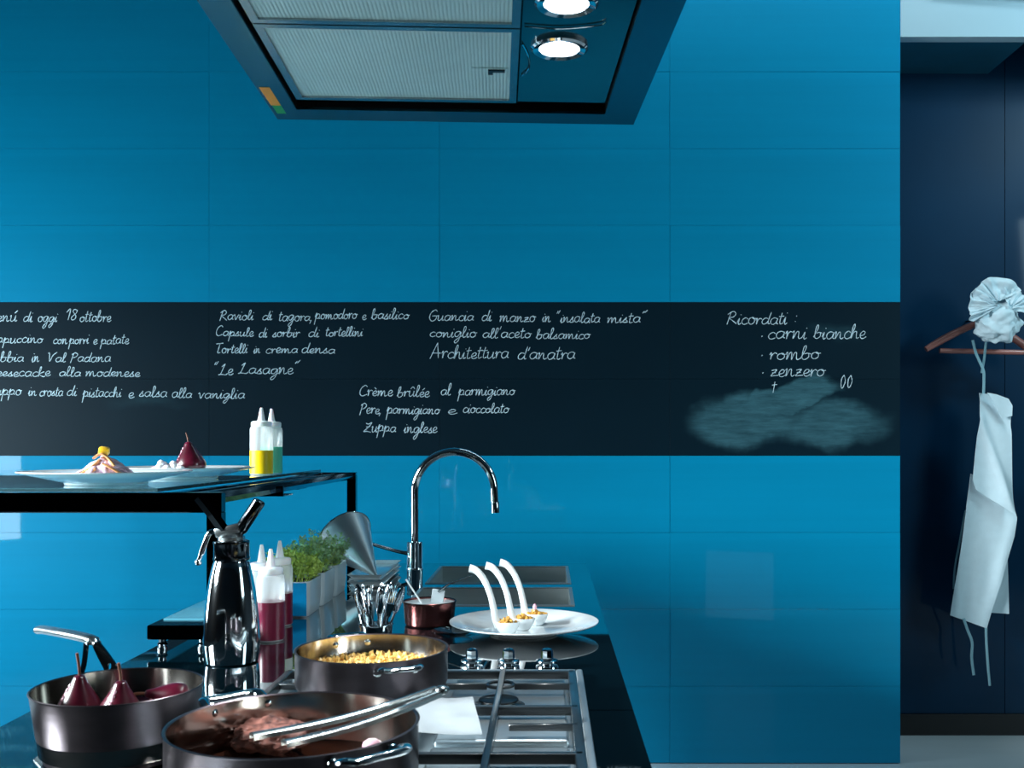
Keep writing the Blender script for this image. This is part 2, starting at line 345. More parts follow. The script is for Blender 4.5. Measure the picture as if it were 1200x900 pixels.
# ---------------------------------------------------------------- chalk handwriting, drawn stroke by stroke
G = {  # glyph: (advance, [strokes]); x-height 1, ascender 2, descender -1
'a': (1.0, [[(.85,.85),(.5,1),(.15,.75),(.1,.3),(.35,0),(.7,.25),(.88,.9),(.8,.2),(1.0,.08)]]),
'b': (.95, [[(0,.2),(.35,1.4),(.35,2),(.15,1.7),(.12,.3),(.4,0),(.75,.35),(.65,.9),(.3,.8)],[(.65,.9),(.95,.8)]]),
'c': (.8, [[(.75,.8),(.5,1),(.15,.7),(.12,.25),(.4,0),(.8,.2)]]),
'd': (1.0, [[(.75,.9),(.4,1),(.1,.6),(.15,.1),(.5,.05),(.8,.6),(1.0,2),(.8,.6),(.85,.05),(1.05,.15)]]),
'e': (.75, [[(.05,.35),(.5,.5),(.62,.85),(.38,1),(.1,.6),(.2,.08),(.5,0),(.8,.25)]]),
'f': (.7, [[(0,.2),(.5,1.4),(.55,1.95),(.3,1.7),(.15,0),(.05,-.9)],[(0,.9),(.6,1.0)]]),
'g': (1.0, [[(.85,.85),(.5,1),(.12,.7),(.15,.15),(.5,.1),(.85,.9),(.7,-.5),(.35,-1.1),(.15,-.8),(.6,-.2),(1.05,.2)]]),
'h': (1.0, [[(0,.1),(.35,1.5),(.3,2),(.12,1.5),(.08,0),(.3,.8),(.6,.95),(.65,.3),(.75,0),(1.0,.15)]]),
'i': (.45, [[(0,.3),(.2,1),(.15,.2),(.25,0),(.45,.2)],[(.3,1.5),(.34,1.6)]]),
'k': (.9, [[(0,.1),(.3,1.6),(.25,2),(.12,1.4),(.1,0)],[(.75,1),(.15,.5),(.7,0),(.95,.15)]]),
'l': (.55, [[(0,.2),(.4,1.4),(.38,2),(.18,1.8),(.15,.3),(.3,0),(.55,.2)]]),
'm': (1.5, [[(0,.8),(.15,1),(.12,0),(.35,.85),(.55,.95),(.6,0),(.8,.85),(1.0,.95),(1.08,.2),(1.2,0),(1.5,.2)]]),
'n': (1.05, [[(0,.8),(.15,1),(.12,0),(.4,.85),(.62,.9),(.65,.2),(.8,0),(1.05,.2)]]),
'o': (.9, [[(.5,1),(.15,.8),(.1,.3),(.4,0),(.75,.3),(.7,.85),(.45,1),(.6,.8),(.95,.85)]]),
'p': (1.0, [[(0,.4),(.22,1.2),(.05,-1.1),(.2,.5),(.5,1),(.8,.8),(.7,.2),(.3,.1)],[(.7,.2),(1.0,.1)]]),
'r': (.7, [[(0,.7),(.15,1.05),(.15,0),(.25,.7),(.5,1),(.7,.85)]]),
's': (.7, [[(0,.1),(.45,1.05),(.4,.6),(.6,.25),(.3,0),(.05,.1)],[(.4,0),(.7,.15)]]),
't': (.6, [[(.3,1.8),(.2,.8),(.2,.15),(.35,0),(.6,.2)],[(0,1.2),(.6,1.3)]]),
'u': (1.0, [[(0,.8),(.15,1),(.12,.2),(.35,0),(.65,.4),(.75,1),(.72,.2),(.85,0),(1.0,.2)]]),
'v': (.85, [[(0,.8),(.15,1),(.35,0),(.7,.9),(.85,.85)]]),
'z': (.85, [[(.1,.85),(.65,.95),(.1,.1),(.5,.1),(.9,.15)],[(.2,.5),(.6,.55)]]),
'A': (1.35, [[(0,-.1),(.6,1.9),(.7,1.9),(1.0,0)],[(.15,.7),(1.2,.7)]]),
'C': (1.25, [[(1.1,1.7),(.8,2),(.3,1.5),(.15,.6),(.5,0),(1.2,.3)]]),
'G': (1.25, [[(1.1,1.7),(.8,2),(.25,1.5),(.1,.6),(.5,0),(1.0,.3),(1.05,.9),(.45,.9),(1.3,.95)]]),
'L': (1.25, [[(.3,1.5),(.7,2),(.6,1.6),(.3,.2),(0,0),(.4,.1),(1.0,0),(1.25,.3)]]),
'M': (1.6, [[(0,0),(.3,1.9),(.7,.4),(1.2,1.9),(1.3,.2),(1.6,.1)]]),
'N': (1.4, [[(0,0),(.3,1.9),(.9,0),(1.2,1.9)]]),
'P': (1.1, [[(.35,1.8),(.1,-.2)],[(.1,1.6),(.6,2),(1.0,1.6),(.75,1.1),(.25,.9)]]),
'R': (1.25, [[(.35,1.8),(.1,-.1)],[(0,1.5),(.6,2),(.95,1.6),(.7,1.1),(.2,1.0),(.7,.5),(1.2,0)]]),
'T': (1.1, [[(0,1.8),(1.2,1.95)],[(.65,1.8),(.45,.2),(.6,0),(.9,.1)]]),
'V': (1.2, [[(0,1.7),(.2,1.8),(.4,0),(.75,1.3),(1.3,2)]]),
'Z': (1.25, [[(.2,1.8),(.6,1.6),(1.1,1.9),(.7,1.0),(0,.1),(.5,.15),(1.2,-.05)],[(.3,1.0),(.9,1.1)]]),
'1': (.7, [[(0,1.3),(.5,1.9),(.35,0)]]),
'8': (.9, [[(.75,1.7),(.4,1.9),(.2,1.5),(.7,.7),(.6,.1),(.2,0),(.15,.5),(.7,1.2),(.8,1.8)]]),
',': (.35, [[(.15,.15),(0,-.5)]]), "'": (.35, [[(.25,2.1),(.12,1.5)]]), '.': (.4, [[(.1,.3),(.2,.35),(.1,.25)]]), ':': (.5, [[(.15,1.1),(.2,1.2)],[(.1,.4),(.15,.3)]]),
'“': (.7, [[(0,1.6),(.15,2.1)],[(.2,1.6),(.45,2.2)]]), '”': (.7, [[(.1,1.7),(.3,2.1)],[(.35,1.8),(.65,2.3)]]),
'+': (.8, [[(.4,1.0),(.35,-.6)],[(.1,.5),(.7,.6)]]), '0': (.9, [[(.45,1.8),(.1,1.2),(.2,.2),(.5,0),(.8,.9),(.45,1.8)]]),
}
ACC = {'è': ('e', [(.2,1.7),(.5,1.35)]), 'é': ('e', [(.35,1.35),(.65,1.75)]), 'ú': ('u', [(.55,1.35),(.9,1.8)]), 'û': ('u', [(.2,1.35),(.5,1.75),(.8,1.35)])}
def ribbon(bm, pts, wd, y):
    P = smooth_path([(p[0], 0, p[1]) for p in pts], 4)
    L, Rr = [], []
    for i, p in enumerate(P):
        d = (P[min(i+1, len(P)-1)]-P[max(i-1, 0)])
        if d.length < 1e-7: d = Vector((1, 0, 0))
        d.normalize(); n = Vector((-d.z, 0, d.x))
        wv_ = wd*random.uniform(.6, 1.1)*.5
        yo = Vector((0, y-.00004*i, 0)); L.append(bm.verts.new(p+n*wv_+yo)); Rr.append(bm.verts.new(p-n*wv_+yo))
    for i in range(len(P)-1): bm.faces.new((L[i], L[i+1], Rr[i+1], Rr[i]))
def word(bm, txt, px0, px1, base, xh=6.3, wd=1.05):
    adv = 0; items = []
    for ch in txt:
        extra = None
        if ch in ACC: ch, extra = ACC[ch]
        a, st_ = G[ch]; sts = list(st_)+([extra] if extra else [])
        items.append((adv, sts)); adv += a
    k = (px1-px0)/max(adv, .1)
    for ax, sts in items:
        jy = random.uniform(-.5, .5); sy = xh*random.uniform(.9, 1.12)
        for s_ in sts:
            pts = []
            for (gx, gy) in s_:
                px = px0+(ax+gx)*k + gy*xh*.16; py = base+jy-gy*sy
                pts.append(((px-642)*PXM, EYE-(py-520)*PXM))
            ribbon(bm, pts, wd*PXM, WY-.0006-random.uniform(0, .0004))
LINES = [
 ([('Menú',-18,20,377),('di',27,38,377),('oggi',44,67,377),('18',77,90,375),('ottobre',93,130,377)], 6.3),
 ([('cappuccino',-18,50,402),('con',62,79,403),('porri',81,104,403),('e',109,114,403),('patate',118,151,403)], 5.6),
 ([('Nebbia',-18,28,424),('in',37,46,424),('Val',55,77,424),('Padana',82,130,424)], 5.8),
 ([('cheesecacke',-20,59,441),('alla',69,95,441),('modenese',100,164,441)], 5.3),
 ([('sviluppo',-26,25,463),('in',33,43,464),('crosta',46,74,464),('di',78,90,464),('pistacchi',97,142,465),('e',150,157,466),('salsa',163,196,465),('alla',201,225,466),('vaniglia',232,287,467)], 5.8),
 ([('Ravioli',257,297,375),('di',307,319,375),('tagora,',326,366,376),('pomodoro',369,418,374),('e',424,429,375),('basilico',435,479,374)], 5.8),
 ([('Capsule',252,297,394),('di',303,313,395),('sorbir',319,351,395),('di',361,374,395),('tortellini',381,425,394)], 5.4),
 ([('Tortelli',252,290,414),('in',297,305,414),('crema',311,349,414),('densa',353,393,414)], 5.4),
 ([('“Le',250,273,439),('Lasagne”',279,350,438)], 6.6),
 ([('Crème',420,460,464),('brûlée',465,503,465),('al',516,528,463),('parmigiano',537,603,463)], 6.2),
 ([('Pere,',421,447,485),('parmigiano',453,515,485),('e',524,535,485),('cioccolato',542,596,484)], 6.0),
 ([('Zuppa',426,464,506),('inglese',473,512,507)], 6.2),
 ([('Guancia',502,555,376),('di',564,576,376),('manzo',585,627,377),('in',635,645,377),('“insalata',651,703,378),('mista”',711,757,378)], 6.2),
 ([('coniglio',503,558,395),("all'aceto",565,622,396),('balsamico',628,691,397)], 5.8),
 ([('Architettura',504,596,420),("d'anatra",606,674,421)], 7.4),
 ([('Ricordati',851,922,380),(':',930,936,379)], 7.6),
 ([('.',891,895,397),('carni',899,945,397),('bianche',953,1014,397)], 8.2),
 ([('.',891,895,419),('rombo',901,960,421)], 8.2),
 ([('.',892,896,440),('zenzero',902,966,441)], 8.0),
 ([('+',903,911,455),('0',984,990,455),('0',992,998,454)], 7.5),
]
random.seed(11)
for words, xh in LINES:
    bm = bmesh.new()
    for t_, a_, b_, y_ in words: word(bm, t_, a_, b_, y_, xh)
    obj('chalk_writing', bm, 'chalk', wall, smooth=False)
exec_after = []

# ---------------------------------------------------------------- island
ZC = .93; XL, XRt = -.832, .138; YB = 3.686; YF = .35
holes = [(-.372, .066, 3.15, 3.58), (-.374, .066, 2.72, 3.05)]
def slab_with_holes(x0, x1, y0, y1, hs, z0, z1):
    xs = sorted({x0, x1, *[h[0] for h in hs], *[h[1] for h in hs]}); ys = sorted({y0, y1, *[h[2] for h in hs], *[h[3] for h in hs]})
    bm = bmesh.new(); vc = {}
    def V(x, y): 
        if (x, y) not in vc: vc[(x, y)] = bm.verts.new((x, y, z0))
        return vc[(x, y)]
    fs = []
    for i in range(len(xs)-1):
        for j in range(len(ys)-1):
            cx, cy = (xs[i]+xs[i+1])/2, (ys[j]+ys[j+1])/2
            if any(h[0] < cx < h[1] and h[2] < cy < h[3] for h in hs): continue
            fs.append(bm.faces.new((V(xs[i], ys[j]), V(xs[i+1], ys[j]), V(xs[i+1], ys[j+1]), V(xs[i], ys[j+1]))))
    r = bmesh.ops.extrude_face_region(bm, geom=fs)
    for v in r['geom']:
        if isinstance(v, bmesh.types.BMVert): v.co.z = z1
    bmesh.ops.recalc_face_normals(bm, faces=bm.faces[:])
    return bm
isl = thing('kitchen_island', 'long kitchen island with a mirror-black glass worktop running towards the blue wall', 'kitchen island', (0, 0, 0))
obj('worktop_slab', slab_with_holes(XL, XRt, 1.655, YB, holes, ZC-.03, ZC), 'counter', isl, smooth=False)
obj('worktop_slab', box(XL, XRt, YF, 1.652, ZC-.03, ZC), 'counter', isl, smooth=False)
bm = bmesh.new()
add_box(bm, XL+.04, XL+.06, YF+.04, YB-.04, .08, ZC-.03); add_box(bm, XRt-.06, XRt-.04, YF+.04, YB-.04, .08, ZC-.03)
add_box(bm, XL+.04, XRt-.04, YF+.04, YF+.06, .08, ZC-.03); add_box(bm, XL+.04, XRt-.04, YB-.06, YB-.04, .08, ZC-.03)
obj('cabinet_body', bm, 'cabinet', isl, smooth=False)
obj('plinth', box(XL+.08, XRt-.08, YF+.1, YB-.1, 0, .08), 'black_trim', isl, smooth=False)
def make_sink(i, h, dep, label):
    x0, x1, y0, y1 = h; e = .004
    s_ = thing('sink_basin', label, 'sink', ((x0+x1)/2, (y0+y1)/2, ZC-dep))
    hx, hy = (x1-x0)/2-.0005, (y1-y0)/2-.0005
    bm = bmesh.new()
    add_box(bm, -hx, hx, -hy, hy, 0, .003)
    for a in ((-hx, -hx+e, -hy, hy), (hx-e, hx, -hy, hy), (-hx+e, hx-e, -hy, -hy+e), (-hx+e, hx-e, hy-e, hy)): add_box(bm, *a, .003, dep-.001)
    obj('basin', bm, 'sinksteel', s_, smooth=False)
    bm = bmesh.new(); e2 = .006; z0, z1 = dep+.0003, dep+.0022
    for a in ((-hx-e2, -hx+e, -hy-e2, hy+e2), (hx-e, hx+e2, -hy-e2, hy+e2), (-hx+e, hx-e, -hy-e2, -hy+e), (-hx+e, hx-e, hy-e, hy+e2)): add_box(bm, *a, z0, z1)
    obj('rim', bm, 'satin', s_, smooth=False)
    obj('drain', lathe([(0, .004), (.03, .004), (.042, .006), (.045, .003), (.045, .0)], 28), 'chrome', s_, loc=(0, .05, 0))
make_sink(0, holes[0], .20, 'rectangular steel sink basin farther from the viewer, behind the tap spout')
make_sink(1, holes[1], .20, 'rectangular steel sink basin nearer the viewer, behind the white spoons')

# faucet
f = thing('faucet', 'tall chrome swan-neck tap standing beside the sinks', 'faucet', (-.459, 3.535, ZC))
obj('body', lathe([(0, 0), (.031, 0), (.031, .004), (.0285, .007), (.0285, .088), (.026, .092), (.0155, .093), (0, .093)], 36), 'chrome', f)
pts = [(0, 0, .09), (0, 0, .15), (0, 0, .21), (0, 0, .262)]
for k in range(1, 25):
    a = PI-k*PI/24*1.0
    pts.append((.137+.137*math.cos(a), 0, .265+.137*math.sin(a)))
pts += [(.275, 0, .25), (.276, 0, .225)]
obj('spout', tube(pts, .0145, 18), 'chrome', f)
obj('spray_head', tube([(.276, 0, .2255), (.277, 0, .222), (.278, 0, .192)], [.0155, .0158, .0165], 20), 'chrome', f)
obj('lever', tube(smooth_path([(-.02, -.01, .052), (-.07, -.02, .064), (-.142, -.03, .086)]), [.0075, .0055], 12), 'chrome', f)

# hob: steel tray, grate, burners; knobs on the worktop
hb = thing('gas_hob', 'steel gas hob with square-section pan grates set in the black worktop', 'hob', (0, 0, ZC))
HX0, HX1, HY0, HY1 = -.475, .064, 1.0, 1.90
bm = bmesh.new(); add_box(bm, HX0, HX1, HY0, HY1, .0005, .004, bevel=.0015, seg=1)
e = .012
for a in ((HX0, HX0+e, HY0, HY1), (HX1-e, HX1, HY0, HY1), (HX0+e, HX1-e, HY0, HY0+e), (HX0+e, HX1-e, HY1-e, HY1)):
    add_box(bm, *a, .002, .012, bevel=.003)
obj('tray', bm, 'traysteel', hb)
bm = bmesh.new()
for (x0, x1) in ((-.455, -.185), (-.16, .03)):
    for (y0, y1) in ((1.03, 1.40), (1.43, 1.87)):
        t = bmesh.new(); add_box(t, x0, x1, y0, y1, .004, .016, bevel=.005, seg=3); merge(bm, t)
obj('pressed_plate', bm, 'traysteel', hb)
bm = bmesh.new()
gz0, gz1 = .021, .035
for y in (1.782, 1.544, 1.31, 1.08): add_box(bm, -.455, .046, y-.006, y+.006, gz0, gz1, bevel=.002, seg=2)
for y in (1.687, 1.445, 1.20):
    add_box(bm, -.455, -.33, y-.0035, y+.0035, gz0+.004, gz1, bevel=.001, seg=1); add_box(bm, -.22, -.10, y-.0035, y+.0035, gz0+.004, gz1, bevel=.001, seg=1)
    add_box(bm, -.055, .042, y-.0035, y+.0035, gz0+.004, gz1, bevel=.001, seg=1)
for x in (-.449, -.185, .042): add_box(bm, x-.007, x+.007, 1.02, 1.788, gz0, gz1, bevel=.002, seg=2)
for x in (-.285, -.078): add_box(bm, x-.005, x+.005, 1.02, 1.795, gz0+.002, gz1+.002, bevel=.002, seg=2)
for x in (-.449, -.185, .042):
    for y in (1.05, 1.31, 1.544, 1.77): add_box(bm, x-.006, x+.006, y-.006, y+.006, .004, gz0+.003)
for (x, y) in ((-.078, 1.687), (-.078, 1.2), (-.285, 1.66), (-.285, 1.18)):
    t = bmesh.new(); ring = [(.022*math.cos(2*PI*i/24)+x, .022*math.sin(2*PI*i/24)+y, gz1-.002) for i in range(24)]
    add_tube(bm, ring, .003, 6, closed=True)
obj('pan_grate', bm, 'iron', hb)
bdef = [(-.078, 1.62), (-.078, 1.22), (-.285, 1.66), (-.285, 1.18)]
for x, y in bdef:
    bo = obj('burner', lathe([(0, .004), (.042, .0165), (.042, .017), (.03, .0185), (.026, .021), (.026, .023), (0, .023)], 32), 'steel', hb, loc=(x, y, 0))
    obj('burner_cap', lathe([(0, .0232), (.030, .0232), (.032, .0245), (.031, .0265), (.026, .028), (0, .028)], 32), 'blackiron', bo)
kx = [-.1457, -.0753, -.0016]
kn = None
for i, x in enumerate(kx):
    t = thing('hob_knob', ['chrome hob control knob, leftmost of the three behind the grate', 'chrome hob control knob, the middle one of three behind the grate', 'chrome hob control knob, the rightmost of three behind the grate'][i], 'knob', (x, 1.962, ZC), group='hob knobs')
    obj('base_ring', lathe([(0, .0002), (.021, .0002), (.022, .002), (.021, .005), (.012, .007), (.010, .010), (.018, .011), (.021, .013), (.021, .016), (.014, .018), (0, .018)], 32), 'chrome', t)
    obj('grip', lathe([(0, .018), (.0115, .018), (.0120, .020), (.0112, .034), (.009, .037), (.003, .039), (0, .0392)], 8), 'chrome', t, smooth=False)

# ---------------------------------------------------------------- serving shelf over the island
SH = 1.258
sh = thing('serving_shelf', 'black chrome framed serving shelf with glass top on a low footed base', 'shelf', (-.70, 2.16, ZC))
def L(x, y, z): return (x+.70, y-2.16, z-ZC)
def lbox(x0, x1, y0, y1, z0, z1, **k):
    a = L(x0, y0, z0); c = L(x1, y1, z1); return box(a[0], c[0], a[1], c[1], a[2], c[2], **k)
obj('glass_top', lbox(-2.35, -.813, 2.135, 3.67, SH+.001, SH+.009, bevel=.001, seg=1), 'glass_shelf', sh, smooth=False)
obj('front_rail', lbox(-2.35, -.684, 2.145, 2.175, SH-.043, SH-.0005, bevel=.002, seg=1), 'frame', sh, smooth=False)
obj('side_rail', tube([L(-.694, 2.176, SH-.012), L(-.694, 3.644, SH-.012)], .008, 4, flat=1.5), 'railsteel', sh, smooth=False)
obj('side_rail', lbox(-.82, -.80, 2.176, 3.644, SH-.022, SH-.002, bevel=.002, seg=1), 'railsteel', sh, smooth=False)
obj('side_rail', lbox(-.770, -.758, 2.176, 3.644, SH-.018, SH-.004, bevel=.001, seg=1), 'steel', sh, smooth=False)
obj('rear_rail', lbox(-2.35, -.684, 3.645, 3.675, SH-.012, SH, bevel=.002, seg=1), 'railsteel', sh, smooth=False)
bm = bmesh.new(); a = L(-.80, 2.62, SH-.034); c = L(-.672, 2.66, SH-.003)
for (x0, x1, y0, y1, z0, z1) in ((-.80, -.672, 2.60, 2.606, SH-.032, SH-.006), (-.80, -.672, 2.606, 2.70, SH-.032, SH-.029)):
    a = L(x0, y0, z0); c = L(x1, y1, z1); add_box(bm, a[0], c[0], a[1], c[1], a[2], c[2])
obj('bracket', bm, 'frame', sh, smooth=False)
obj('hanging_bar', lbox(-.757, -.705, 2.9, 3.0, SH-.028, SH-.012, bevel=.002, seg=1), 'frame', sh, smooth=False)
obj('post', lbox(-.715, -.684, 2.145, 2.175, ZC+.053, SH-.043), 'frame', sh, smooth=False)
obj('post', lbox(-.715, -.684, 3.645, 3.675, ZC+.0003, SH-.012), 'frame', sh, smooth=False)
for yy in (2.145, 3.645): obj('post', lbox(-2.33, -2.30, yy, yy+.03, 0.0003, SH-.043 if yy < 3 else SH-.012), 'frame', sh, smooth=False)
bs = obj('footed_base', lbox(-.832, -.684, 2.124, 2.50, ZC+.023, ZC+.053, bevel=.002, seg=1), 'frame', sh, smooth=False, label='low black platform on chrome feet')
obj('glass_inlay', lbox(-.822, -.72, 2.19, 2.49, ZC+.0532, ZC+.056), 'inlay', bs, smooth=False)
ft = [(-.806, 2.142), (-.722, 2.142), (-.806, 2.48), (-.722, 2.48)]
for x, y in ft:
    obj('foot', lathe([(0, .0002), (.010, .0002), (.010, .006), (.0075, .008), (.0115, .012), (.0075, .016), (.0085, .023), (0, .023)], 20), 'chrome', bs, loc=L(x, y, ZC))

# ---------------------------------------------------------------- plates
def plate_prof(r, h, foot, t=.004):
    return [(0, .004), (foot-.006, .004), (foot-.004, 0.0004), (foot, 0.0004), (foot+.002, .005), (r*.72, h*.5), (r-.004, h-.0045), (r, h-.002), (r, h), (r-.005, h), (r*.74, h*.62), (r*.66, h*.45), (foot, h*.36), (0, h*.36)]
def plate(label, loc, r, h, foot):
    o = obj('dinner_plate', lathe(plate_prof(r, h, foot), 72), 'porcelain', loc=loc)
    return tag(o, label, 'plate')
PZ = SH+.0095
plate('large white plate on the shelf holding the heap of purple strips', (-1.006, 2.335, PZ), .186, .031, .088)
plate('large white plate on the shelf holding the standing poached pear', (-.975, 2.74, PZ), .185, .031, .088)
plate('large white oval-looking plate on the worktop carrying three white spoons', (-.054, 2.325, ZC), .169, .029, .075)

# food on the first shelf plate
rs = random.Random(3)
fz = PZ+.0115
def strips(parent, name, m, n, rad, hh, wdt, sd, extra=0):
    r_ = random.Random(sd); bm = bmesh.new()
    for i in range(n):
        a = r_.uniform(0, 2*PI); rr = rad*r_.uniform(.2, .75); z = hh*(1-rr/rad)*r_.uniform(.35, 1)+.006
        ln = rad*r_.uniform(.5, .9); b2 = a+r_.uniform(-.9, .9)
        p0 = Vector((rr*.3*math.cos(a), rr*.3*math.sin(a)*.6, z+.012)); p2 = Vector(((rr+ln*.5)*math.cos(b2), (rr+ln*.5)*math.sin(b2)*.6, max(.004, z-.022)))
        p1 = (p0+p2)/2+Vector((r_.uniform(-.008, .008), r_.uniform(-.008, .008), .008))
        add_tube(bm, smooth_path([p0, p1, p2], 5), [wdt*.7, wdt], 8, flat=.45)
    return obj(name, bm, m, parent, kind='stuff')
fd = thing('strip_salad', 'heap of purple-white and golden strips on the nearer shelf plate', 'food', (-1.012, 2.335, fz))
bm = bmesh.new(); add_ball(bm, (0, 0, .021), .036, 2, (1.3, .9, .56)); obj('mound', bm, 'squid', fd)
strips(fd, 'purple_strips', 'squid', 56, .072, .046, .0072, 5)
bm = bmesh.new()
for p in ([(-.072, -.02, .004), (-.045, -.025, .012), (-.02, -.025, .026), (.0, -.02, .045)], [(-.05, -.03, .003), (-.03, -.032, .012), (-.005, -.03, .024)], [(-.015, -.02, .048), (.004, -.024, .058), (.02, -.02, .046), (.032, -.02, .03)], [(.01, -.03, .036), (.03, -.03, .026), (.056, -.02, .008)]):
    add_tube(bm, smooth_path(p, 5), [.005, .0075], 8, flat=.45)
obj('golden_strips', bm, 'brownstrip', fd)
bm = bmesh.new(); add_box(bm, -.010, .012, -.012, .012, 0, .018, bevel=.004); obj('yellow_cube', bm, 'mango', fd, loc=(.002, -.01, .056), rot=(.1, .15, .3))

# pears
def pear(name, label, loc, rot, h=.075, r=.026, group=None, stemtop=.03, cut=True):
    p = thing(name, label, 'pear', loc, rot, group)
    pr = [(0, 0), (r*.5, .001), (r*.92, h*.12), (r, h*.28), (r*.88, h*.45), (r*.6, h*.66), (r*.36, h*.84), (r*.22, h*.96), (0, h)]
    sm = [(a.x, a.z) for a in smooth_path([(q[0], 0, q[1]) for q in pr], 4)]
    sm = [(max(0, a), c) for a, c in sm]; sm[0] = (0, 0); sm[-1] = (0, h)
    obj('flesh', lathe(sm, 32), 'pear', p)
    obj('stem', tube(smooth_path([(0, 0, h-.004), (-.001, 0, h+stemtop*.4), (-.004, 0, h+stemtop)]), [.0018, .0022], 8), 'stem', p)
    if cut:
        bm = bmesh.new()
        for k in range(9):
            z = h*(.10+.085*k); rr = next((sm[i][0] for i in range(len(sm)-1) if sm[i][1] <= z <= sm[i+1][1]), r*.5)
            add_ball(bm, (-rr*.62, -rr*.6, z), .0045*(1.1-k*.06), 1, (1, 1, 1.6))
        obj('pale_side', bm, 'pearcut', p, label='pale peeled strip on the side')
    return p
pear('poached_pear', 'wine-red poached pear standing on the farther shelf plate', (-.955, 2.745, fz), (0, -.10, 0), .088, .040, stemtop=.024)
bm = bmesh.new(); rs = random.Random(8)
for i in range(16): add_ball(bm, (rs.uniform(-.030, .026), rs.uniform(-.012, .012), rs.uniform(.006, .030)), rs.uniform(.008, .014), 2)
tag(obj('cream_dollop', bm, 'cream', loc=(-.985, 2.68, fz)), 'white crumbled cream beside the standing poached pear', 'cream')
bm = bmesh.new(); add_ball(bm, (0, 0, .012), .012, 2, (1.2, 1, .9)); tag(obj('pink_onion', bm, 'pearcut', loc=(-1.03, 2.69, fz)), 'small pink morsel left of the cream on the shelf plate', 'food')

# ---------------------------------------------------------------- squeeze bottles
def bottle(label, loc, r, h, liq, fill, group):
    t = thing('squeeze_bottle', label, 'bottle', loc, (0, 0, 0), group)
    hb_ = h*.72
    z1 = .004+fill*(hb_-.012)
    obj('bottle_body', lathe([(0, .0004), (r-.003, .0004), (r-.0006, .004), (r-.0006, z1), (r, z1+.001), (r, hb_-.010), (r-.002, hb_-.002), (r*.72, hb_+.002)], 32), 'plastic', t)
    obj('sauce', lathe([(0, .0012), (r-.003, .0012), (r-.0002, .0045), (r-.0002, z1), (0, z1)], 32), liq, t)
    obj('cap', lathe([(0, hb_+.001), (r*.86, hb_-.0), (r*.88, hb_+.002), (r*.88, hb_+.012), (r*.8, hb_+.015), (r*.4, hb_+.017), (0, hb_+.018)], 32), 'cap', t)
    z = hb_+.016
    obj('nozzle', lathe([(r*.36, z), (r*.30, z+.006), (r*.14, h-.004), (r*.10, h), (0, h)], 20), 'cap', t)
    return t
bottle('squeeze bottle of yellow sauce on the glass shelf', (-.853, 3.05, PZ), .034, .20, 'yellow', .52, 'squeeze bottles on the shelf')
bottle('squeeze bottle of pale green sauce behind the yellow one on the shelf', (-.850, 3.15, PZ), .033, .20, 'green', .60, 'squeeze bottles on the shelf')
bottle('squeeze bottle of dark red sauce, foremost behind the whipper', (-.606, 2.24, ZC), .030, .20, 'red', .62, 'squeeze bottles on the worktop')
bottle('squeeze bottle of yellow sauce half hidden by the whipper', (-.6525, 2.335, ZC), .030, .20, 'yellow', .42, 'squeeze bottles on the worktop')
bottle('squeeze bottle of dark sauce just in front of the herb box', (-.636, 2.43, ZC), .030, .20, 'red', .55, 'squeeze bottles on the worktop')

# ---------------------------------------------------------------- cream whipper
sp = thing('cream_whipper', 'shiny steel cream whipper with raised lever standing on the worktop', 'cream whipper', (-.624, 2.02, ZC))
prof = [(0, .0004), (.048, .0004), (.0515, .003), (.0525, .012), (.0545, .03), (.0545, .05), (.053, .08), (.050, .11), (.0465, .14), (.042, .165), (.0375, .185), (.0345, .196), (.033, .199), (.033, .2005), (0, .2005)]
obj('flask', lathe(prof, 56), 'chrome', sp)
obj('collar', lathe([(.030, .201), (.0345, .201), (.0352, .203), (.0352, .206), (.034, .207), (.034, .232), (.0350, .234), (.0345, .238), (.03, .240), (0, .240)], 48), 'chrome_dark', sp)
bm = lathe([(0, .240), (.026, .240), (.026, .246), (.020, .252), (0, .254)], 36)
t = bmesh.new(); add_box(t, -.026, .024, -.014, .014, 0, .020, bevel=.004); merge(bm, t, Matrix.Translation((-.002, 0, .250)) @ Matrix.Rotation(R(-14), 4, 'Y'))
obj('head', bm, 'steel', sp)
obj('charger_holder', tube([(.008, 0, .246), (.016, 0, .256), (.019, 0, .261), (.0548, 0, .316), (.0556, 0, .3175)], [.008, .009, .0125, .0125, .011], 24), 'chrome_dark', sp)
obj('lever', tube([(-.012, -.012, .262), (-.033, -.014, .292), (-.060, -.014, .326)], [.011, .011, .011], 4, flat=.35, up=(0, 1, 0)), 'chrome_dark', sp, smooth=False)
nz = obj('nozzle', tube(smooth_path([(-.024, 0, .256), (-.040, 0, .256), (-.048, 0, .246), (-.060, 0, .212)]), .0055, 14), 'chrome', sp)
bm = bmesh.new(); add_ball(bm, (-.066, 0, .196), .0068, 2); add_tube(bm, [(-.060, 0, .213), (-.065, 0, .199)], .004, 10); obj('nozzle_tip', bm, 'chrome', nz)

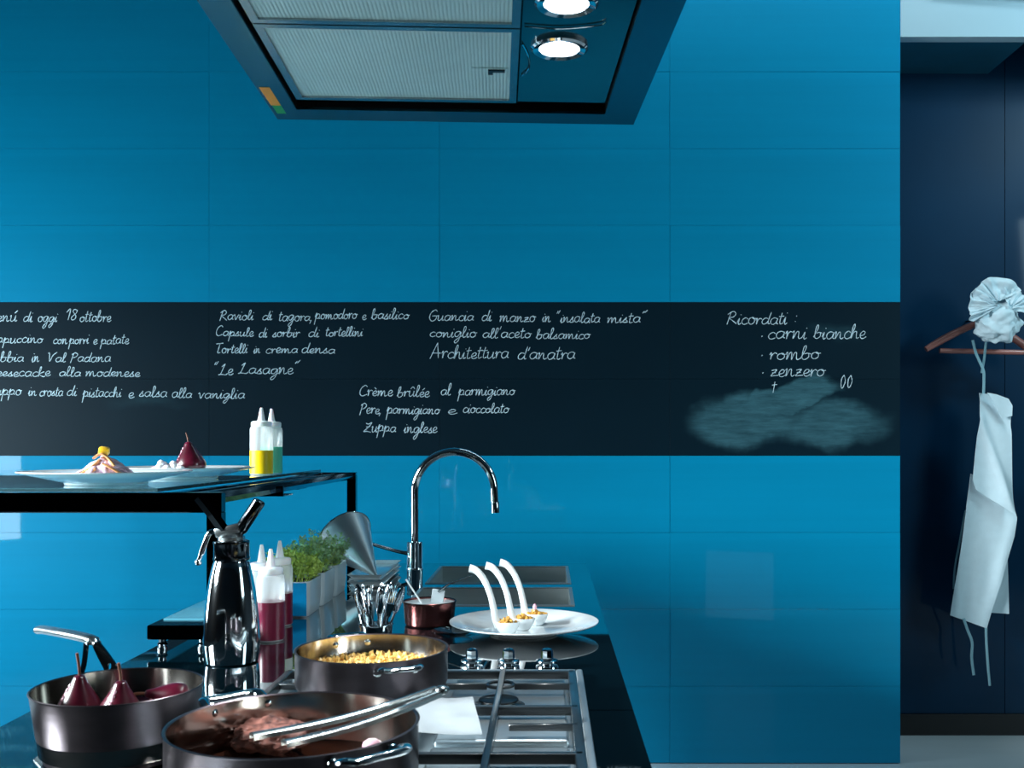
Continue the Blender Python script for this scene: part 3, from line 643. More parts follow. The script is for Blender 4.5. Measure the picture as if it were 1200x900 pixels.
# ---------------------------------------------------------------- herb boxes
bx_y = [2.53, 2.70, 2.865]
hl = ['white rounded planter of herbs with a blue front, nearest the bottles', 'white rounded planter of herbs, the middle one of the row', 'white rounded planter of herbs, the farthest of the row by the funnel']
pl = ['bright green feathery herb growing in the nearest planter', 'mixed green herb growing in the middle planter', 'grey-green herb growing in the farthest planter']
def rrect(x0, x1, y0, y1, r, n=5):
    o = []
    for cx, cy, a0 in ((x1-r, y1-r, 0), (x0+r, y1-r, 90), (x0+r, y0+r, 180), (x1-r, y0+r, 270)):
        for k in range(n+1):
            a = R(a0+90*k/n); o.append((cx+r*math.cos(a), cy+r*math.sin(a)))
    return o
for i, y in enumerate(bx_y):
    wx, wy, hh = .058, .078, .088
    t = thing('planter_box', hl[i], 'planter', (-.65, y+.08, ZC), (0, 0, 0), 'planters of herbs')
    bm = bmesh.new(); lev = []
    for (s_, z) in ((-.004, .0004), (-.003, .004), (0, .03), (.001, .075), (.001, hh), (-.003, hh), (-.004, .07), (-.004, .068)):
        lev.append([bm.verts.new((x, yy, z)) for x, yy in rrect(-wx-s_, wx+s_, -wy-s_, wy+s_, .022)])
    for a, c in zip(lev, lev[1:]):
        for k in range(len(a)): bm.faces.new((a[k], a[(k+1) % len(a)], c[(k+1) % len(a)], c[k]))
    bm.faces.new(lev[0][::-1]); bm.faces.new(lev[-1]); bmesh.ops.recalc_face_normals(bm, faces=bm.faces[:])
    obj('box_shell', bm, 'grayporc', t)
    bm = bmesh.new(); add_prism(bm, rrect(-wx+.005, wx-.005, -wy+.005, wy-.005, .02), .0685, .078); obj('soil', bm, 'soil', t)
    if i == 0: obj('front_panel', box(-wx+.004, wx-.004, -wy-.0035, -wy-.0012, .004, .086, bevel=.0008, seg=1), 'bluepanel', t, label='sky blue front face')
    # plant
    rr = random.Random(20+i)
    p = thing('herb_plant', pl[i], 'herb', (-.65, y+.08, ZC+.0782), (0, 0, 0), 'herbs in planters')
    bs_, bl = bmesh.new(), bmesh.new()
    hmax = [.085, .10, .105][i]
    for k in range(62):
        x, yy = rr.uniform(-.045, .045), rr.uniform(-.062, .062)
        lx, ly = x*1.55+rr.uniform(-.02, .02), yy*1.05+rr.uniform(-.008, .008); hz = hmax*rr.uniform(.45, 1)*(1-.4*(abs(x)/.045)**2)
        path = smooth_path([(x, yy, 0), ((x+lx)/2, (yy+ly)/2, hz*.6), (lx, ly, hz)], 3)
        add_tube(bs_, path, [.0012, .0007], 3)
        for q in path[2:]:
            for _ in range(4):
                ang = rr.uniform(0, 2*PI); tilt = rr.uniform(-.3, 1.0); ln = rr.uniform(.009, .017); wd_ = ln*.36
                d = Vector((math.cos(ang)*math.cos(tilt), math.sin(ang)*math.cos(tilt), math.sin(tilt)))
                sd = d.cross(Vector((0, 0, 1))).normalized()*wd_
                up = d.cross(sd).normalized()*.0012
                v = [bl.verts.new(q+z_) for z_ in (Vector(), d*ln*.45+sd+up, d*ln, d*ln*.45-sd+up)]
                bl.faces.new(v)
    obj('stems', bs_, 'leaf', p, kind='stuff'); obj('leaves', bl, 'leaf' if i == 0 else 'leafdark', p, kind='stuff', smooth=False)

# ---------------------------------------------------------------- trays + funnel
for k in range(2):
    bm = bmesh.new(); z = .0004+k*.020
    t = bmesh.new(); add_box(t, -.048, .048, -.19, .19, .004, .008, bevel=.001, seg=1); merge(bm, t)
    lev = []
    for (s_, zz) in ((-.012, 0), (-.012, .004), (.004, .017), (.006, .019), (.003, .019), (-.010, .008)):
        lev.append([bm.verts.new((x, yy, zz)) for x, yy in rrect(-.048-s_, .048+s_, -.19-s_, .19+s_, .004, 2)])
    for a, c in zip(lev, lev[1:]):
        for q in range(len(a)): bm.faces.new((a[q], a[(q+1) % len(a)], c[(q+1) % len(a)], c[q]))
    bmesh.ops.recalc_face_normals(bm, faces=bm.faces[:])
    o = obj('serving_tray', bm, 'porcelain', loc=(-.545, 3.245, ZC+z), smooth=False)
    tag(o, ['long white tray under the steel funnel, the lower of two', 'long white tray under the steel funnel, the upper of two'][k], 'tray', 'stacked white trays')
fn = thing('steel_funnel', 'large conical steel funnel tipped over beside the herbs', 'funnel', (-.515, 3.07, ZC+.0345))
ax = Vector((-.121, .13, .109)).normalized()
q = ax.to_track_quat('Z', 'Y')
bm = lathe([(.004, -.004), (.0085, .01), (.088, .205), (.0905, .206), (.0905, .2085), (.087, .208), (.0065, .012), (.003, -.004)], 64)
bm.transform(q.to_matrix().to_4x4()); obj('cone', bm, 'satin', fn)
bm = bmesh.new(); add_tube(bm, [(.0895*math.cos(2*PI*k/48), .0895*math.sin(2*PI*k/48), .2075) for k in range(48)], .0022, 8, closed=True)
bm.transform(q.to_matrix().to_4x4()); obj('rolled_rim', bm, 'chrome', fn)

# ---------------------------------------------------------------- cutlery in a cup
cup = thing('cutlery_cup', 'small steel cup packed with upright cutlery behind the far pan', 'cup', (-.37, 2.2, ZC))
obj('cup_shell', lathe([(0, .0004), (.030, .0004), (.033, .004), (.036, .040), (.038, .041), (.038, .043), (.034, .043), (.031, .006), (0, .004)], 36), 'chrome', cup)
rc = random.Random(5)
def cutl(fork):
    bm = bmesh.new()
    add_tube(bm, smooth_path([(0, 0, .004), (0, .001, .03), (0, .003, .058)], 4), [.0030, .0040], 8, flat=.6)
    if fork:
        add_tube(bm, smooth_path([(0, .003, .057), (0, .005, .075), (0, .006, .086)], 4), [.004, .010], 10, flat=.3, up=(0, 1, 0))
        for x in (-.0068, -.0023, .0023, .0068): add_tube(bm, [(x, .006, .085), (x*1.05, .004, .102), (x*1.05, -.001, .116)], [.0014, .0008], 6)
    else:
        t = bmesh.new(); bmesh.ops.create_uvsphere(t, u_segments=16, v_segments=8, radius=1)
        bmesh.ops.delete(t, geom=[v for v in t.verts if v.co.y < -.05], context='VERTS')
        bmesh.ops.solidify(t, geom=t.faces[:], thickness=.06)
        merge(bm, t, Matrix.Translation((0, .001, .084)) @ Matrix.Diagonal((.0092, .0055, .034, 1)))
    return bm
s0 = f0 = None
for k in range(16):
    a = 2*PI*k/16+rc.uniform(-.1, .1); rad = .015 if k % 2 else .024
    fork = k % 3 == 2
    if fork:
        if f0 is None: o = f0 = obj('fork', cutl(True), 'chrome')
        else: o = inst(f0)
        tag(o, 'small chrome fork standing upright in the steel cup', 'fork', 'forks in the cup')
    else:
        if s0 is None: o = s0 = obj('spoon', cutl(False), 'chrome')
        else: o = inst(s0)
        tag(o, 'small chrome spoon standing upright in the steel cup', 'spoon', 'spoons in the cup')
    tl = .10+rad*9
    o.location = (-.37+rad*.9*math.cos(a), 2.2+rad*.9*math.sin(a), ZC+.007+rc.uniform(0, .010))
    tl *= rc.uniform(.7, 1.15)
    o.rotation_euler = (Euler((-tl*math.sin(a)*.8, tl*math.cos(a), 0)).to_matrix() @ Euler((0, 0, rc.uniform(0, 6.28))).to_matrix()).to_euler()

# ---------------------------------------------------------------- copper saucepan
cp = thing('copper_saucepan', 'small copper saucepan of white sauce behind the cooking pans', 'saucepan', (-.282, 2.44, ZC))
obj('pan_body', lathe([(0, .0004), (.054, .0004), (.058, .004), (.062, .05), (.064, .0555), (.063, .057), (.060, .0545), (.056, .006), (0, .004)], 48), 'copper', cp)
tag(obj('white_sauce', lathe([(0, 0), (.0582, 0), (.0597, .006), (0, .006)], 40), 'whitesauce', loc=(-.282, 2.44, ZC+.046)), 'white sauce filling the small copper saucepan', 'sauce')
tag(obj('wooden_stick', tube([(-.022, -.01, -.012), (-.066, .0, .052)], .0022, 8), 'porcelain', loc=(-.272, 2.44, ZC+.055)), 'thin white stick leaning out of the copper saucepan to the left', 'stirrer')
sp_ = thing('spatula', 'pale spatula resting in the copper saucepan with handle pointing right', 'spatula', (-.268, 2.45, ZC+.040))
obj('blade', box(-.014, .016, -.002, .002, .003, .042, bevel=.0012, seg=1), 'grayporc', sp_, rot=(0, .15, 0))
obj('handle', tube([(.006, 0, .036), (.03, .0, .054), (.085, .0, .075)], [.0065, .005, .0035], 8, flat=.5), 'steel', sp_)

tag(obj('glass_saucer', lathe([(0, .0004), (.03, .0004), (.047, .010), (.047, .0115), (.029, .0022), (0, .002)], 40), 'cling', loc=(-.215, 2.30, ZC)), 'small clear glass saucer tucked under the left edge of the spoon plate', 'saucer')

# ---------------------------------------------------------------- porcelain spoons with nuts
sl = ['leftmost of the three white porcelain spoons, nearest the viewer', 'middle one of the three white porcelain spoons on the plate', 'rightmost and farthest of the three white porcelain spoons']
spz = ZC+.0108
for i, (x, y) in enumerate(((-.090, 2.255), (-.057, 2.305), (-.028, 2.365))):
    t = thing('porcelain_spoon', sl[i], 'spoon', (x, y, spz), (0, 0, 0), 'porcelain spoons on the plate')
    obj('bowl', lathe([(0, .0003), (.012, .0003), (.016, .003), (.024, .016), (.027, .027), (.0265, .028), (.025, .027), (.021, .015), (.013, .005), (0, .004)], 36, sx=1.08, sy=.85), 'porcelain', t)
    path = smooth_path([(-.018, 0, .016), (-.025, 0, .034), (-.029, 0, .055), (-.036, 0, .085), (-.049, 0, .117), (-.066, 0, .139), (-.083, 0, .145)], 4)
    n = len(path); obj('handle', tube(path, [.0095-.0028*math.sin(PI*k/n) for k in range(n)], 12, flat=.5, up=(0, 1, 0)), 'porcelain', t)
    rr = random.Random(40+i); bm = bmesh.new()
    for k in range(34):
        a = rr.uniform(0, 2*PI); q_ = rr.uniform(0, .022)
        add_ball(bm, (q_*math.cos(a)*1.08, q_*math.sin(a)*.8, .024+rr.uniform(0, .009)*(1.2-q_/.02)), rr.uniform(.0042, .006), 1, (1.35, .9, .8), Euler((rr.uniform(0, 3), rr.uniform(0, 3), rr.uniform(0, 3))))
    o = obj('toasted_nuts', bm, 'nut', loc=(x, y, spz)); tag(o, ['golden nuts heaped in the leftmost porcelain spoon', 'golden nuts heaped in the middle porcelain spoon', 'golden nuts heaped in the rightmost porcelain spoon'][i], 'nuts', kind='stuff')
bm = bmesh.new(); add_ball(bm, (0, 0, 0), .005, 2, (1, .8, 1.7)); tag(obj('pale_nut', bm, 'pearcut', loc=(-.030, 2.362, spz+.042)), 'single pale nut standing on the rightmost spoon', 'nut')

# ---------------------------------------------------------------- pans
def loop_handle(ang, r, z, wdt=.052, out=.030, rise=.008, th=.0066):
    d = Vector((math.cos(ang), math.sin(ang), 0)); s_ = Vector((-d.y, d.x, 0))
    p = [d*(r*.995)-s_*wdt+Vector((0, 0, z)), d*(r+out*.7)-s_*wdt*.98+Vector((0, 0, z+rise)), d*(r+out)-s_*wdt*.75+Vector((0, 0, z+rise)), d*(r+out)+Vector((0, 0, z+rise)), d*(r+out)+s_*wdt*.75+Vector((0, 0, z+rise)), d*(r+out*.7)+s_*wdt*.98+Vector((0, 0, z+rise)), d*(r*.995)+s_*wdt+Vector((0, 0, z))]
    return tube(smooth_path(p, 5), th, 10, flat=.7)
def saute(name, label, loc, r, h, angs, hz, wd_, parts=True):
    t = thing(name, label, 'pan', loc)
    obj('outer_wall', lathe([(0, .0005), (r-.008, .0005), (r-.002, .004), (r, .010), (r, h-.002), (r+.0015, h), (r-.001, h+.0006), (r-.0028, h-.001)], 96), 'pan', t)
    obj('inner_wall', lathe([(r-.0029, h-.001), (r-.003, .012), (r-.008, .005), (0, .0045)], 96), 'panin', t)
    for a in angs:
        hd = obj('loop_handle', loop_handle(a, r, hz, wd_), 'chrome', t)
        d = Vector((math.cos(a), math.sin(a), 0)); s_ = Vector((-d.y, d.x, 0))
        for sg in (-1, 1):
            bm = bmesh.new(); add_ball(bm, d*(r*.985)+s_*wd_*sg*.97+Vector((0, 0, hz)), .0085, 2, (.9, .9, .9)); obj('rivet', bm, 'chrome', hd)
    return t
GZ = ZC+.0375
saute('saute_pan', 'low steel pan of yellow grains standing on the rear left burner', (-.285, 1.66, GZ), .122, .0620, (R(-63), R(117)), .048, .030)
saute('saute_pan', 'wide steel pan holding seared meat, nearest on the hob', (-.292, 1.18, GZ), .142, .0725, (R(-46), R(132)), .062, .038)
# grains
o = thing('grain_dish', 'yellow grains and green bits filling the rear steel pan', 'food', (-.285, 1.66, GZ+.005))
obj('grain_bed', lathe([(0, 0), (.112, 0), (.1175, .008), (.1175, .020), (.09, .022), (0, .023)], 48), 'grain', o)
rr = random.Random(9); bm = bmesh.new(); b2 = bmesh.new()
for k in range(900):
    a = rr.uniform(0, 2*PI); q_ = .112*math.sqrt(rr.random())
    add = bm if k % 14 else b2
    t_ = (q_*math.cos(a), q_*math.sin(a), .023+rr.uniform(0, .004))
    sc_ = rr.uniform(.0028, .0046); rot = Euler((rr.uniform(0, 3), rr.uniform(0, 3), rr.uniform(0, 3))).to_matrix()
    vv = [add.verts.new(Vector(t_)+rot @ Vector(c_)*sc_) for c_ in ((1.4, 0, 0), (-1.4, 0, 0), (0, 1, 0), (0, -1, 0), (0, 0, .9), (0, 0, -.9))]
    for f_ in ((0, 2, 4), (2, 1, 4), (1, 3, 4), (3, 0, 4), (2, 0, 5), (1, 2, 5), (3, 1, 5), (0, 3, 5)): add.faces.new([vv[j] for j in f_])
obj('grains', bm, 'grain', o, kind='stuff'); obj('green_bits', b2, 'olive', o, kind='stuff')
tag(obj('pan_juices', lathe([(0, 0), (.130, 0), (.1385, .006), (0, .006)], 64), 'broth', loc=(-.292, 1.18, GZ+.0062)), 'dark brown juices in the wide front pan', 'sauce')
def rough_lump(loc, sc, seed, amp):
    t = bmesh.new(); bmesh.ops.create_icosphere(t, subdivisions=5, radius=1)
    for v in t.verts:
        n_ = noise.noise(v.co*14)*amp*.22+noise.noise(v.co*2.2+Vector((seed, 0, 0)))*amp+noise.noise(v.co*7+Vector((0, seed, 0)))*amp*.4
        v.co = v.co*(1+n_)
        v.co = Vector((v.co.x*sc[0], v.co.y*sc[1], v.co.z*sc[2]))
    return t
tag(obj('seared_steak', rough_lump(0, (.046, .032, .020), 2, .25), 'meat', loc=(-.343, 1.262, GZ+.032)), 'browned piece of meat at the back of the front pan', 'meat')
bm = bmesh.new(); add_ball(bm, (0, 0, 0), .010, 2, (1.3, 1, .9)); tag(obj('pink_morsel', bm, 'pearcut', loc=(-.215, 1.255, GZ+.0225)), 'small pink morsel beside the meat under the tongs', 'food')
# tongs
tg = thing('kitchen_tongs', 'long steel tongs lying across the front pan rim', 'tongs', (-.19, 1.17, GZ+.078))
def arm(p0, p1, w0, w1, teeth=0):
    p0, p1 = Vector(p0), Vector(p1); d = (p1-p0); n_ = d.normalized(); s_ = n_.cross(Vector((0, 0, 1))).normalized(); u = s_.cross(n_)
    bm = bmesh.new(); K = 14; rings = []
    for k in range(K+1):
        t_ = k/K; c = p0+d*t_+u*(-.006*math.sin(PI*t_)); w_ = w0+(w1-w0)*t_
        rings.append([bm.verts.new(c+s_*a*w_+u*b_) for a, b_ in ((-1, -.004), (-1, .001), (-.5, .003), (.5, .003), (1, .001), (1, -.004), (.82, -.004), (.8, -.0005), (-.8, -.0005), (-.82, -.004))])
    for a, c in zip(rings, rings[1:]):
        for k in range(10): bm.faces.new((a[k], a[(k+1) % 10], c[(k+1) % 10], c[k]))
    bm.faces.new(rings[0]); bm.faces.new(rings[-1][::-1]); bmesh.ops.recalc_face_normals(bm, faces=bm.faces[:])
    for k in range(teeth):
        t_ = .10+.42*k/teeth; c = p0+d*t_+u*(.0022-.006*math.sin(PI*t_)); w_ = (w0+(w1-w0)*t_)*.7
        a0, a1 = c-s_*w_, c+s_*w_
        add_tube(bm, [a0, a1], .0014, 5)
    return bm
obj('arm', arm((-.128, -.070, .001), (.052, .088, .014), .0062, .004), 'steel', tg)
obj('arm', arm((-.088, -.090, -.001), (.058, .080, .010), .0062, .004, 20), 'steel', tg, label='serrated lower arm')
bm = bmesh.new(); add_ball(bm, (.060, .086, .0125), .0075, 2, (1.3, 1.3, .8)); obj('hinge', bm, 'steel', tg)

# left saucepan with pears
lp = thing('saucepan', 'worn steel saucepan of poached pears with long angled handle, at left', 'saucepan', (-.594, 1.417, ZC))
ro, rb, hh = .1135, .097, .096
obj('outer_wall', lathe([(0, .0004), (rb-.008, .0004), (rb-.002, .003), (rb+.001, .010), (rb+.007, .04), (ro-.002, hh-.004), (ro, hh-.001), (ro-.001, hh), (ro-.003, hh-.001)], 96), 'pan', lp)
obj('inner_wall', lathe([(ro-.0031, hh-.001), (rb+.003, .012), (rb-.004, .005), (0, .0045)], 96), 'panin', lp)
# handle: riveted triangular bracket with a hole, then a round arm
sock = Vector((-.108, .160, .127))
hm = obj('handle_bracket', tube(smooth_path([Vector((-.090, .074, .085)), Vector((-.094, .10, .100)), sock+Vector((-.008, -.002, -.004))], 5), .0042, 8, flat=.6), 'chrome_dark', lp)
A_, B_ = Vector((-.048, .106, .086)), sock+Vector((.004, 0, 0))
ud = (B_-A_).normalized(); vd = ud.cross(Vector((.35, 1, 0)).normalized()).normalized(); LB = (B_-A_).length
bm = bmesh.new(); NN = 32; outer, inner = [], []
hc = .24*LB
for k in range(NN):
    a = 2*PI*k/NN; inner.append(bm.verts.new(A_+ud*(hc+.0055*math.cos(a))+vd*(.0055*math.sin(a))))
    ca, sa = math.cos(a), math.sin(a); pu = hc+(LB*.78 if ca > 0 else hc+.004)*(abs(ca)**.7)*(1 if ca > 0 else -1)
    wdt = .013*(1-.35*max(0, pu)/LB); outer.append(bm.verts.new(A_+ud*pu+vd*wdt*(abs(sa)**.5)*(1 if sa > 0 else -1)))
for k in range(NN): bm.faces.new((inner[k], inner[(k+1) % NN], outer[(k+1) % NN], outer[k]))
bmesh.ops.recalc_face_normals(bm, faces=bm.faces[:]); bmesh.ops.solidify(bm, geom=bm.faces[:], thickness=.003)
obj('handle_strap', bm, 'chrome_dark', lp, label='flat dark strap with a round hole')
obj('handle', tube(smooth_path([sock+Vector((.010, -.004, -.004)), sock+Vector((-.01, .010, .001)), Vector((-.185, .235, .124)), Vector((-.262, .322, .114)), Vector((-.280, .340, .110))], 5), [.007]*3+[.0105]*16+[.009, .006], 14, flat=.7), 'steel', lp)
tag(obj('wine_syrup', lathe([(0, 0), (.098, 0), (.1035, .005), (0, .005)], 56), 'wine', loc=(-.594, 1.417, ZC+.050)), 'dark wine syrup in the left saucepan', 'syrup')
pear('poached_pear', 'dark poached pear with a tall stem, left one in the saucepan', (-.655, 1.43, ZC+.040), (.1, .06, 0), .070, .030, stemtop=.030)
pear('poached_pear', 'poached pear with a pale side, middle of the saucepan', (-.592, 1.415, ZC+.038), (.05, .02, .6), .066, .031, stemtop=.024)
p3 = pear('poached_pear', 'poached pear lying on its side at the right of the saucepan', (-.505, 1.44, ZC+.072), (.2, R(-80), 0), .060, .020, stemtop=.015)

# napkin
bm = bmesh.new(); N = 14; V = []
c00, c10, c11, c01 = Vector((-.205, 1.372)), Vector((-.087, 1.36)), Vector((-.115, 1.568)), Vector((-.212, 1.55))
for i in range(N+1):
    row = []
    for j in range(N+1):
        u, v = i/N, j/N; p = (c00*(1-u)+c10*u)*(1-v)+(c01*(1-u)+c11*u)*v
        z = .0016+.0035*noise.noise(Vector((u*2, v*2, 3)))+.004*max(0, u-.7)*(1-v)
        row.append(bm.verts.new((p.x, p.y, max(0, z)+.004)))
    V.append(row)
for i in range(N):
    for j in range(N): bm.faces.new((V[i][j], V[i+1][j], V[i+1][j+1], V[i][j+1]))
bmesh.ops.solidify(bm, geom=bm.faces[:], thickness=-.0015)
tag(obj('paper_napkin', bm, 'napkin', loc=(0, 0, GZ)), 'folded white napkin lying on the grate beside the pans', 'napkin')

# ---------------------------------------------------------------- extractor hood
HR = R(2.8)
hx, hy = (-.566+.182)/2, (2.142+2.188)/2
HL = .90
hd = thing('extractor_hood', 'steel island extractor hood with mesh filters hanging over the hob', 'extractor hood', (hx+math.sin(HR)*HL/2, hy-math.cos(HR)*HL/2, 2.04), (0, 0, HR))
hw, hl_ = .375, HL/2
bm = bmesh.new()
fl, fr, ff = .052, .068, .066
def frame(bm, x0, x1, y0, y1, a, b_, c, d, z0, z1):
    add_box(bm, x0, x0+a, y0, y1, z0, z1); add_box(bm, x1-b_, x1, y0, y1, z0, z1)
    add_box(bm, x0+a, x1-b_, y0, y0+c, z0, z1); add_box(bm, x0+a, x1-b_, y1-d, y1, z0, z1)
frame(bm, -hw, hw, -hl_, hl_, fl, fr, ff, ff, 0, .006)
obj('bottom_flange', bm, 'hoodsteel', hd, smooth=False)
bm = bmesh.new()
vb = [(-hw, -hl_), (hw, -hl_), (hw, hl_), (-hw, hl_)]; vt = [(-hw+.02, -hl_+.02), (hw-.02, -hl_+.02), (hw-.02, hl_-.02), (-hw+.02, hl_-.02)]
a = [bm.verts.new((x, y, .006)) for x, y in vb]; c = [bm.verts.new((x, y, .055)) for x, y in vt]
for k in range(4): bm.faces.new((a[k], a[(k+1) % 4], c[(k+1) % 4], c[k]))
bm.faces.new(c); bmesh.ops.recalc_face_normals(bm, faces=bm.faces[:]); obj('hood_shell', bm, 'hoodsteel', hd, smooth=False)
obj('chimney', box(-.16, .16, -.16, .16, .056, 1.575), 'hoodsteel', hd, smooth=False)
bm = bmesh.new(); frame(bm, -hw+fl-.004, hw-fr+.004, -hl_+ff-.004, hl_-ff+.004, .004, .004, .004, .004, .006, .05)
obj('recess_lining', bm, 'black_trim', hd, smooth=False)
xs0, xs1 = -hw+fl+.006, .123
# filters, each a framed mesh panel
fy = [hl_-ff-.03-.375*(k) for k in range(3)]
for k in range(2):
    y1 = fy[k]; y0 = max(y1-.370, -hl_+ff+.01)
    fp = obj('grease_filter', box(xs0+.014, xs1-.014, y0+.014, y1-.014, .014, .022), 'filter', hd, smooth=False)
    bm = bmesh.new(); frame(bm, xs0, xs1, y0, y1, .014, .014, .014, .014, .010, .024); obj('filter_frame', bm, 'steel', fp, smooth=False)
    if k == 0:
        obj('latch_plate', box(xs1-.085, xs1-.018, y0+.16-.035+.06, y0+.16+.025+.06, .012, .0138), 'filter', fp, smooth=False)
        bm = bmesh.new(); add_box(bm, xs1-.055, xs1-.024, y0+.190, y0+.200, .0095, .0118); add_box(bm, xs1-.055, xs1-.046, y0+.2, y0+.212, .0095, .0118); obj('latch', bm, 'latch', fp, smooth=False)
obj('lamp_panel', box(xs1+.003, hw-fr-.004, -hl_+ff+.01, hl_-ff-.035, .012, .020), 'hoodglass', hd, smooth=False)
for (x, y) in ((.193, .058), (.193, -.125), (.193, -.305)):
    lo = obj('lamp_ring', lathe([(.036, .006), (.046, .004), (.050, .007), (.050, .0118), (.036, .0118)], 40), 'chrome', hd, loc=(x, y, 0))
    sd_ = bpy.data.lights.new('hood_spot', 'SPOT'); sd_.energy = 12; sd_.spot_size = R(120); sd_.spot_blend = .6; sd_.shadow_soft_size = .03; sd_.color = (.93, .98, 1)
    so = bpy.data.objects.new('hood_spot', sd_); C.objects.link(so); so.parent = lo; so.location = (0, 0, -.004)
    obj('lamp_lens', lathe([(0, .0075), (.0358, .0075), (.0358, .0112), (0, .0112)], 36), 'lamp', lo)
obj('lamp_wire', tube(smooth_path([(.128, .045, .0095), (.140, .10, .0095), (.143, .16, .0095), (.130, .20, .0095)], 5), .0018, 6), 'chrome', hd)
obj('lamp_wire', tube(smooth_path([(.130, -.030, .0095), (.19, -.024, .0095), (.25, -.040, .0095), (.262, -.055, .0095)], 5), .0014, 6), 'chrome', hd)
st_ = obj('flange_reflection', box(-hw+.006, -hw+.026, .255, .36, -.0006, -.0001), 'orange', hd, smooth=False, label='orange reflection painted on the left flange')  # thin strips stand in for coloured reflections on the steel
obj('flange_reflection', box(-hw+.008, -hw+.026, .361, .41, -.0006, -.0001), 'greenreflection', hd, smooth=False, label='green reflection painted on the left flange')

# ---------------------------------------------------------------- hanger, hat, apron in the niche
HY = 4.62; HS = HY/1200
def W(px, py, dy=0): return Vector(((px-642)*HS, HY+dy, EYE-(py-520)*HS))
hk = thing('wall_hook', 'dark wall hook on the navy panel behind the white hat', 'hook', tuple(W(1150, 372))[:1]+(NB, W(1150, 372).z))
obj('peg', tube([(0, -.001, 0), (0, -.15, .0), (0, -.175, .008), (0, -.18, .022)], .005, 10), 'frame', hk)
hg = thing('coat_hanger', 'reddish wooden coat hanger hanging on the niche wall', 'hanger', tuple(W(1150, 385)))
o0 = W(1150, 385)
def l_(px, py, dy=0): return W(px, py, dy)-o0
for pts, rr_ in (([(1150, 377), (1133, 384), (1112, 394), (1094, 404), (1085, 409.5)], [.010, .016, .017, .015]), ([(1150, 377), (1168, 385), (1189, 397), (1207, 410), (1216, 416)], [.010, .016, .017, .015])):
    obj('hanger_arm', tube(smooth_path([l_(*p) for p in pts], 5), rr_[0:1]*1+[rr_[1], rr_[2]], 12, flat=.8) if False else tube(smooth_path([l_(*p) for p in pts], 5), [.013+.004*math.sin(PI*k/20) for k in range(21)], 12, flat=1.0), 'wood', hg)
obj('trouser_bar', tube([l_(1101, 411), l_(1199, 413)], .0115, 12), 'wood', hg)
obj('hook', tube(smooth_path([l_(1150, 378), l_(1150, 368), l_(1153, 362), l_(1157, 366)], 5), .003, 8), 'chrome', hg)

# chef's hat: pleated puff below, fanned-out band above
ht = thing('chef_hat', 'crumpled white chef hat hung over the hanger in the niche', 'hat', tuple(W(1157, 372, -.07)))
h0 = W(1157, 372, -.07); k7 = HS
t = bmesh.new(); bmesh.ops.create_icosphere(t, subdivisions=5, radius=1)
for v in t.verts:
    a = math.atan2(v.co.z, v.co.x); rad = math.hypot(v.co.x, v.co.z)
    pl_ = .055*math.sin(a*8+2.6*math.sin(a*2+1))*rad**2*(1 if v.co.z < .3 else .5)
    n_ = noise.noise(v.co*1.6+Vector((5, 1, 2)))*.22+noise.noise(v.co*4.2)*.10
    cr_ = -abs(noise.noise(v.co*2.6+Vector((3, 9, 1))))*.22
    v.co = v.co*(1+pl_+n_+cr_)
    v.co = Vector((v.co.x*.103, v.co.y*.06, v.co.z*.102))
obj('puff', t, 'cloth', ht, loc=(.012, 0, -.022), angle=60)
def fan(center, a0, a1, r0, r1, folds, depth, y0, wav):
    t = bmesh.new(); NA, NR = 70, 12; rows = []
    for i in range(NA+1):
        u = i/NA; a = a0+(a1-a0)*u; row = []
        for j in range(NR+1):
            v = j/NR; rr_ = r0+(r1-r0)*v*(1+.07*noise.noise(Vector((u*5, wav, 0))))
            y = y0-depth*v*abs(math.sin((u+.09*math.sin(u*7+wav))*folds*PI))*(.5+.5*noise.noise(Vector((u*4+wav, 0, 2))))*1.2+.02*noise.noise(Vector((u*6, v*3, wav)))+.02*v*v
            row.append(t.verts.new((center[0]+rr_*math.cos(a), y, center[1]+rr_*math.sin(a))))
        rows.append(row)
    for i in range(NA):
        for j in range(NR): t.faces.new((rows[i][j], rows[i+1][j], rows[i+1][j+1], rows[i][j+1]))
    bmesh.ops.recalc_face_normals(t, faces=t.faces[:]); bmesh.ops.solidify(t, geom=t.faces[:], thickness=.002)
    return t
obj('pleated_top', fan((.0, .055), R(25), R(198), .004, .112, 6, .030, -.045, 1), 'cloth', ht, angle=60)
obj('pleated_fold', fan((-.005, .035), R(140), R(212), .004, .125, 4, .028, -.052, 7), 'cloth', ht, angle=60)
obj('pleated_fold', fan((.035, .02), R(-10), R(95), .004, .10, 5, .028, -.05, 4), 'cloth', ht, angle=60)

ap = thing('kitchen_apron', 'white folded bib apron hanging from the hanger with loose ties', 'apron', tuple(W(1148, 461)))
a0_ = W(1148, 461)
def sheet(rows, dy, thick=.003, nx=22, sub=8, fold=None):
    R_ = []
    for i in range(len(rows)-1):
        for k in range(sub):
            t_ = k/sub; R_.append([rows[i][q]+(rows[i+1][q]-rows[i][q])*t_ for q in range(5)])
    R_.append(list(rows[-1]))
    bm = bmesh.new(); g = []
    for (yl, xl, yr, xr, e_) in R_:
        row = []
        for j in range(nx+1):
            u = j/nx; px = xl+(xr-xl)*u; py = yl+(yr-yl)*u
            d = dy+e_*.02+.010*noise.noise(Vector((px*.05, py*.012, dy*40)))
            if fold: d += fold(px, py)
            row.append(bm.verts.new(W(px, py, d)-a0_))
        g.append(row)
    for i in range(len(g)-1):
        for j in range(nx): bm.faces.new((g[i][j], g[i+1][j], g[i+1][j+1], g[i][j+1]))
    bmesh.ops.recalc_face_normals(bm, faces=bm.faces[:]); bmesh.ops.solidify(bm, geom=bm.faces[:], thickness=thick)
    return bm
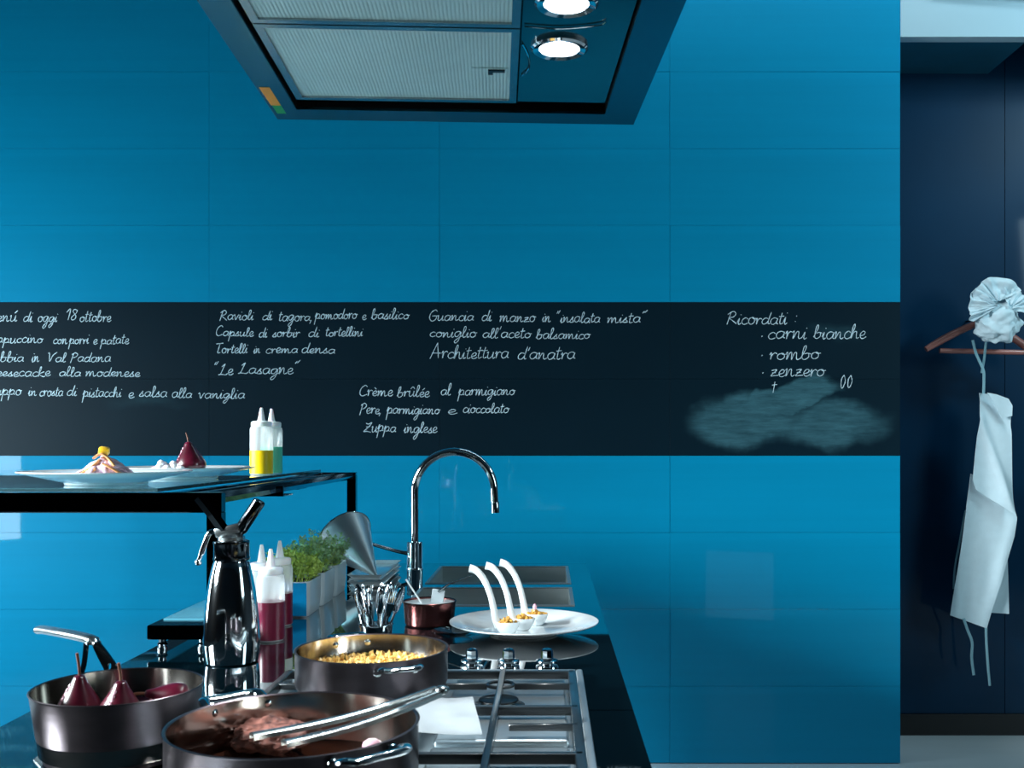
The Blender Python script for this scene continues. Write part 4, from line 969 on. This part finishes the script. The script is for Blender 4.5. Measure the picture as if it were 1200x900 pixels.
def ridge(x0, y0, x1, y1, wd_, amp):
    def f_(px, py):
        t_ = ((px-x0)*(x1-x0)+(py-y0)*(y1-y0))/((x1-x0)**2+(y1-y0)**2); tt = max(0, min(1, t_))
        s_ = ((px-x0)*(y1-y0)-(py-y0)*(x1-x0))/math.hypot(x1-x0, y1-y0)
        dd = math.hypot(px-x0-tt*(x1-x0), py-y0-tt*(y1-y0))
        return -amp*math.exp(-(dd/wd_)**2)
    return f_
r1 = ridge(1143, 492, 1182, 602, 5, .014); r2 = ridge(1150, 463, 1176, 498, 6, -.012)
# rows: y_left, x_left, y_right, x_right
obj('bib', sheet([(461, 1143, 463, 1161, 0), (468, 1143.5, 470, 1175, 0), (482, 1143, 482, 1179, 0), (520, 1139, 520, 1180, 0), (548, 1136, 560, 1180.5, 0), (562, 1134.5, 585, 1181, 0), (573, 1138, 602, 1182, -.2)], -.050, fold=lambda x, y: r1(x, y)+r2(x, y)), 'cloth', ap)
obj('skirt_front', sheet([(555, 1135, 575, 1180, 0), (585, 1130.5, 590, 1186, 0), (600, 1128.5, 606, 1189, 0), (625, 1125, 628, 1186, 0), (660, 1120, 660, 1176, 0), (700, 1114, 705, 1162, 0), (720, 1111, 735, 1153, 0)], -.022, fold=lambda x, y: ridge(1125, 600, 1118, 720, 5, .010)(x, y)+ridge(1186, 610, 1150, 735, 8, .012)(x, y)), 'cloth', ap)
obj('skirt_back', sheet([(560, 1140, 575, 1180, 0), (640, 1128, 640, 1182, 0), (715, 1120, 720, 1184, 0)], .012, nx=12), 'cloth', ap)
obj('top_fold', sheet([(461, 1149, 463, 1160, 0), (465, 1152, 468, 1174, 0), (474, 1158, 476, 1178.5, 0), (490, 1166, 488, 1178, 0)], -.068, nx=10, sub=4), 'cloth', ap)
def band(pts, wd_, dy):
    P = smooth_path([W(x, y, dy)-a0_ for x, y in pts], 5)
    return tube(P, wd_, 8, flat=.3, up=(0, 1, 0))
obj('neck_strap', band([(1134, 400), (1138, 416), (1146, 434), (1147, 445), (1146.5, 462)], .0065, -.055), 'strap', ap)
obj('neck_strap', band([(1151, 402), (1149, 420), (1146, 438)], .006, -.040), 'strap', ap)
obj('tie_string', band([(1127, 724), (1132, 738), (1137, 752), (1136.5, 770), (1139, 790)], .0065, -.02), 'strap', ap)
obj('tie_string', band([(1152.5, 730), (1153, 750), (1155, 780), (1157, 802)], .006, -.026), 'strap', ap)
obj('tie_string', band([(1131, 598), (1124, 635), (1118.5, 665), (1117, 690)], .005, -.006), 'strap', ap)
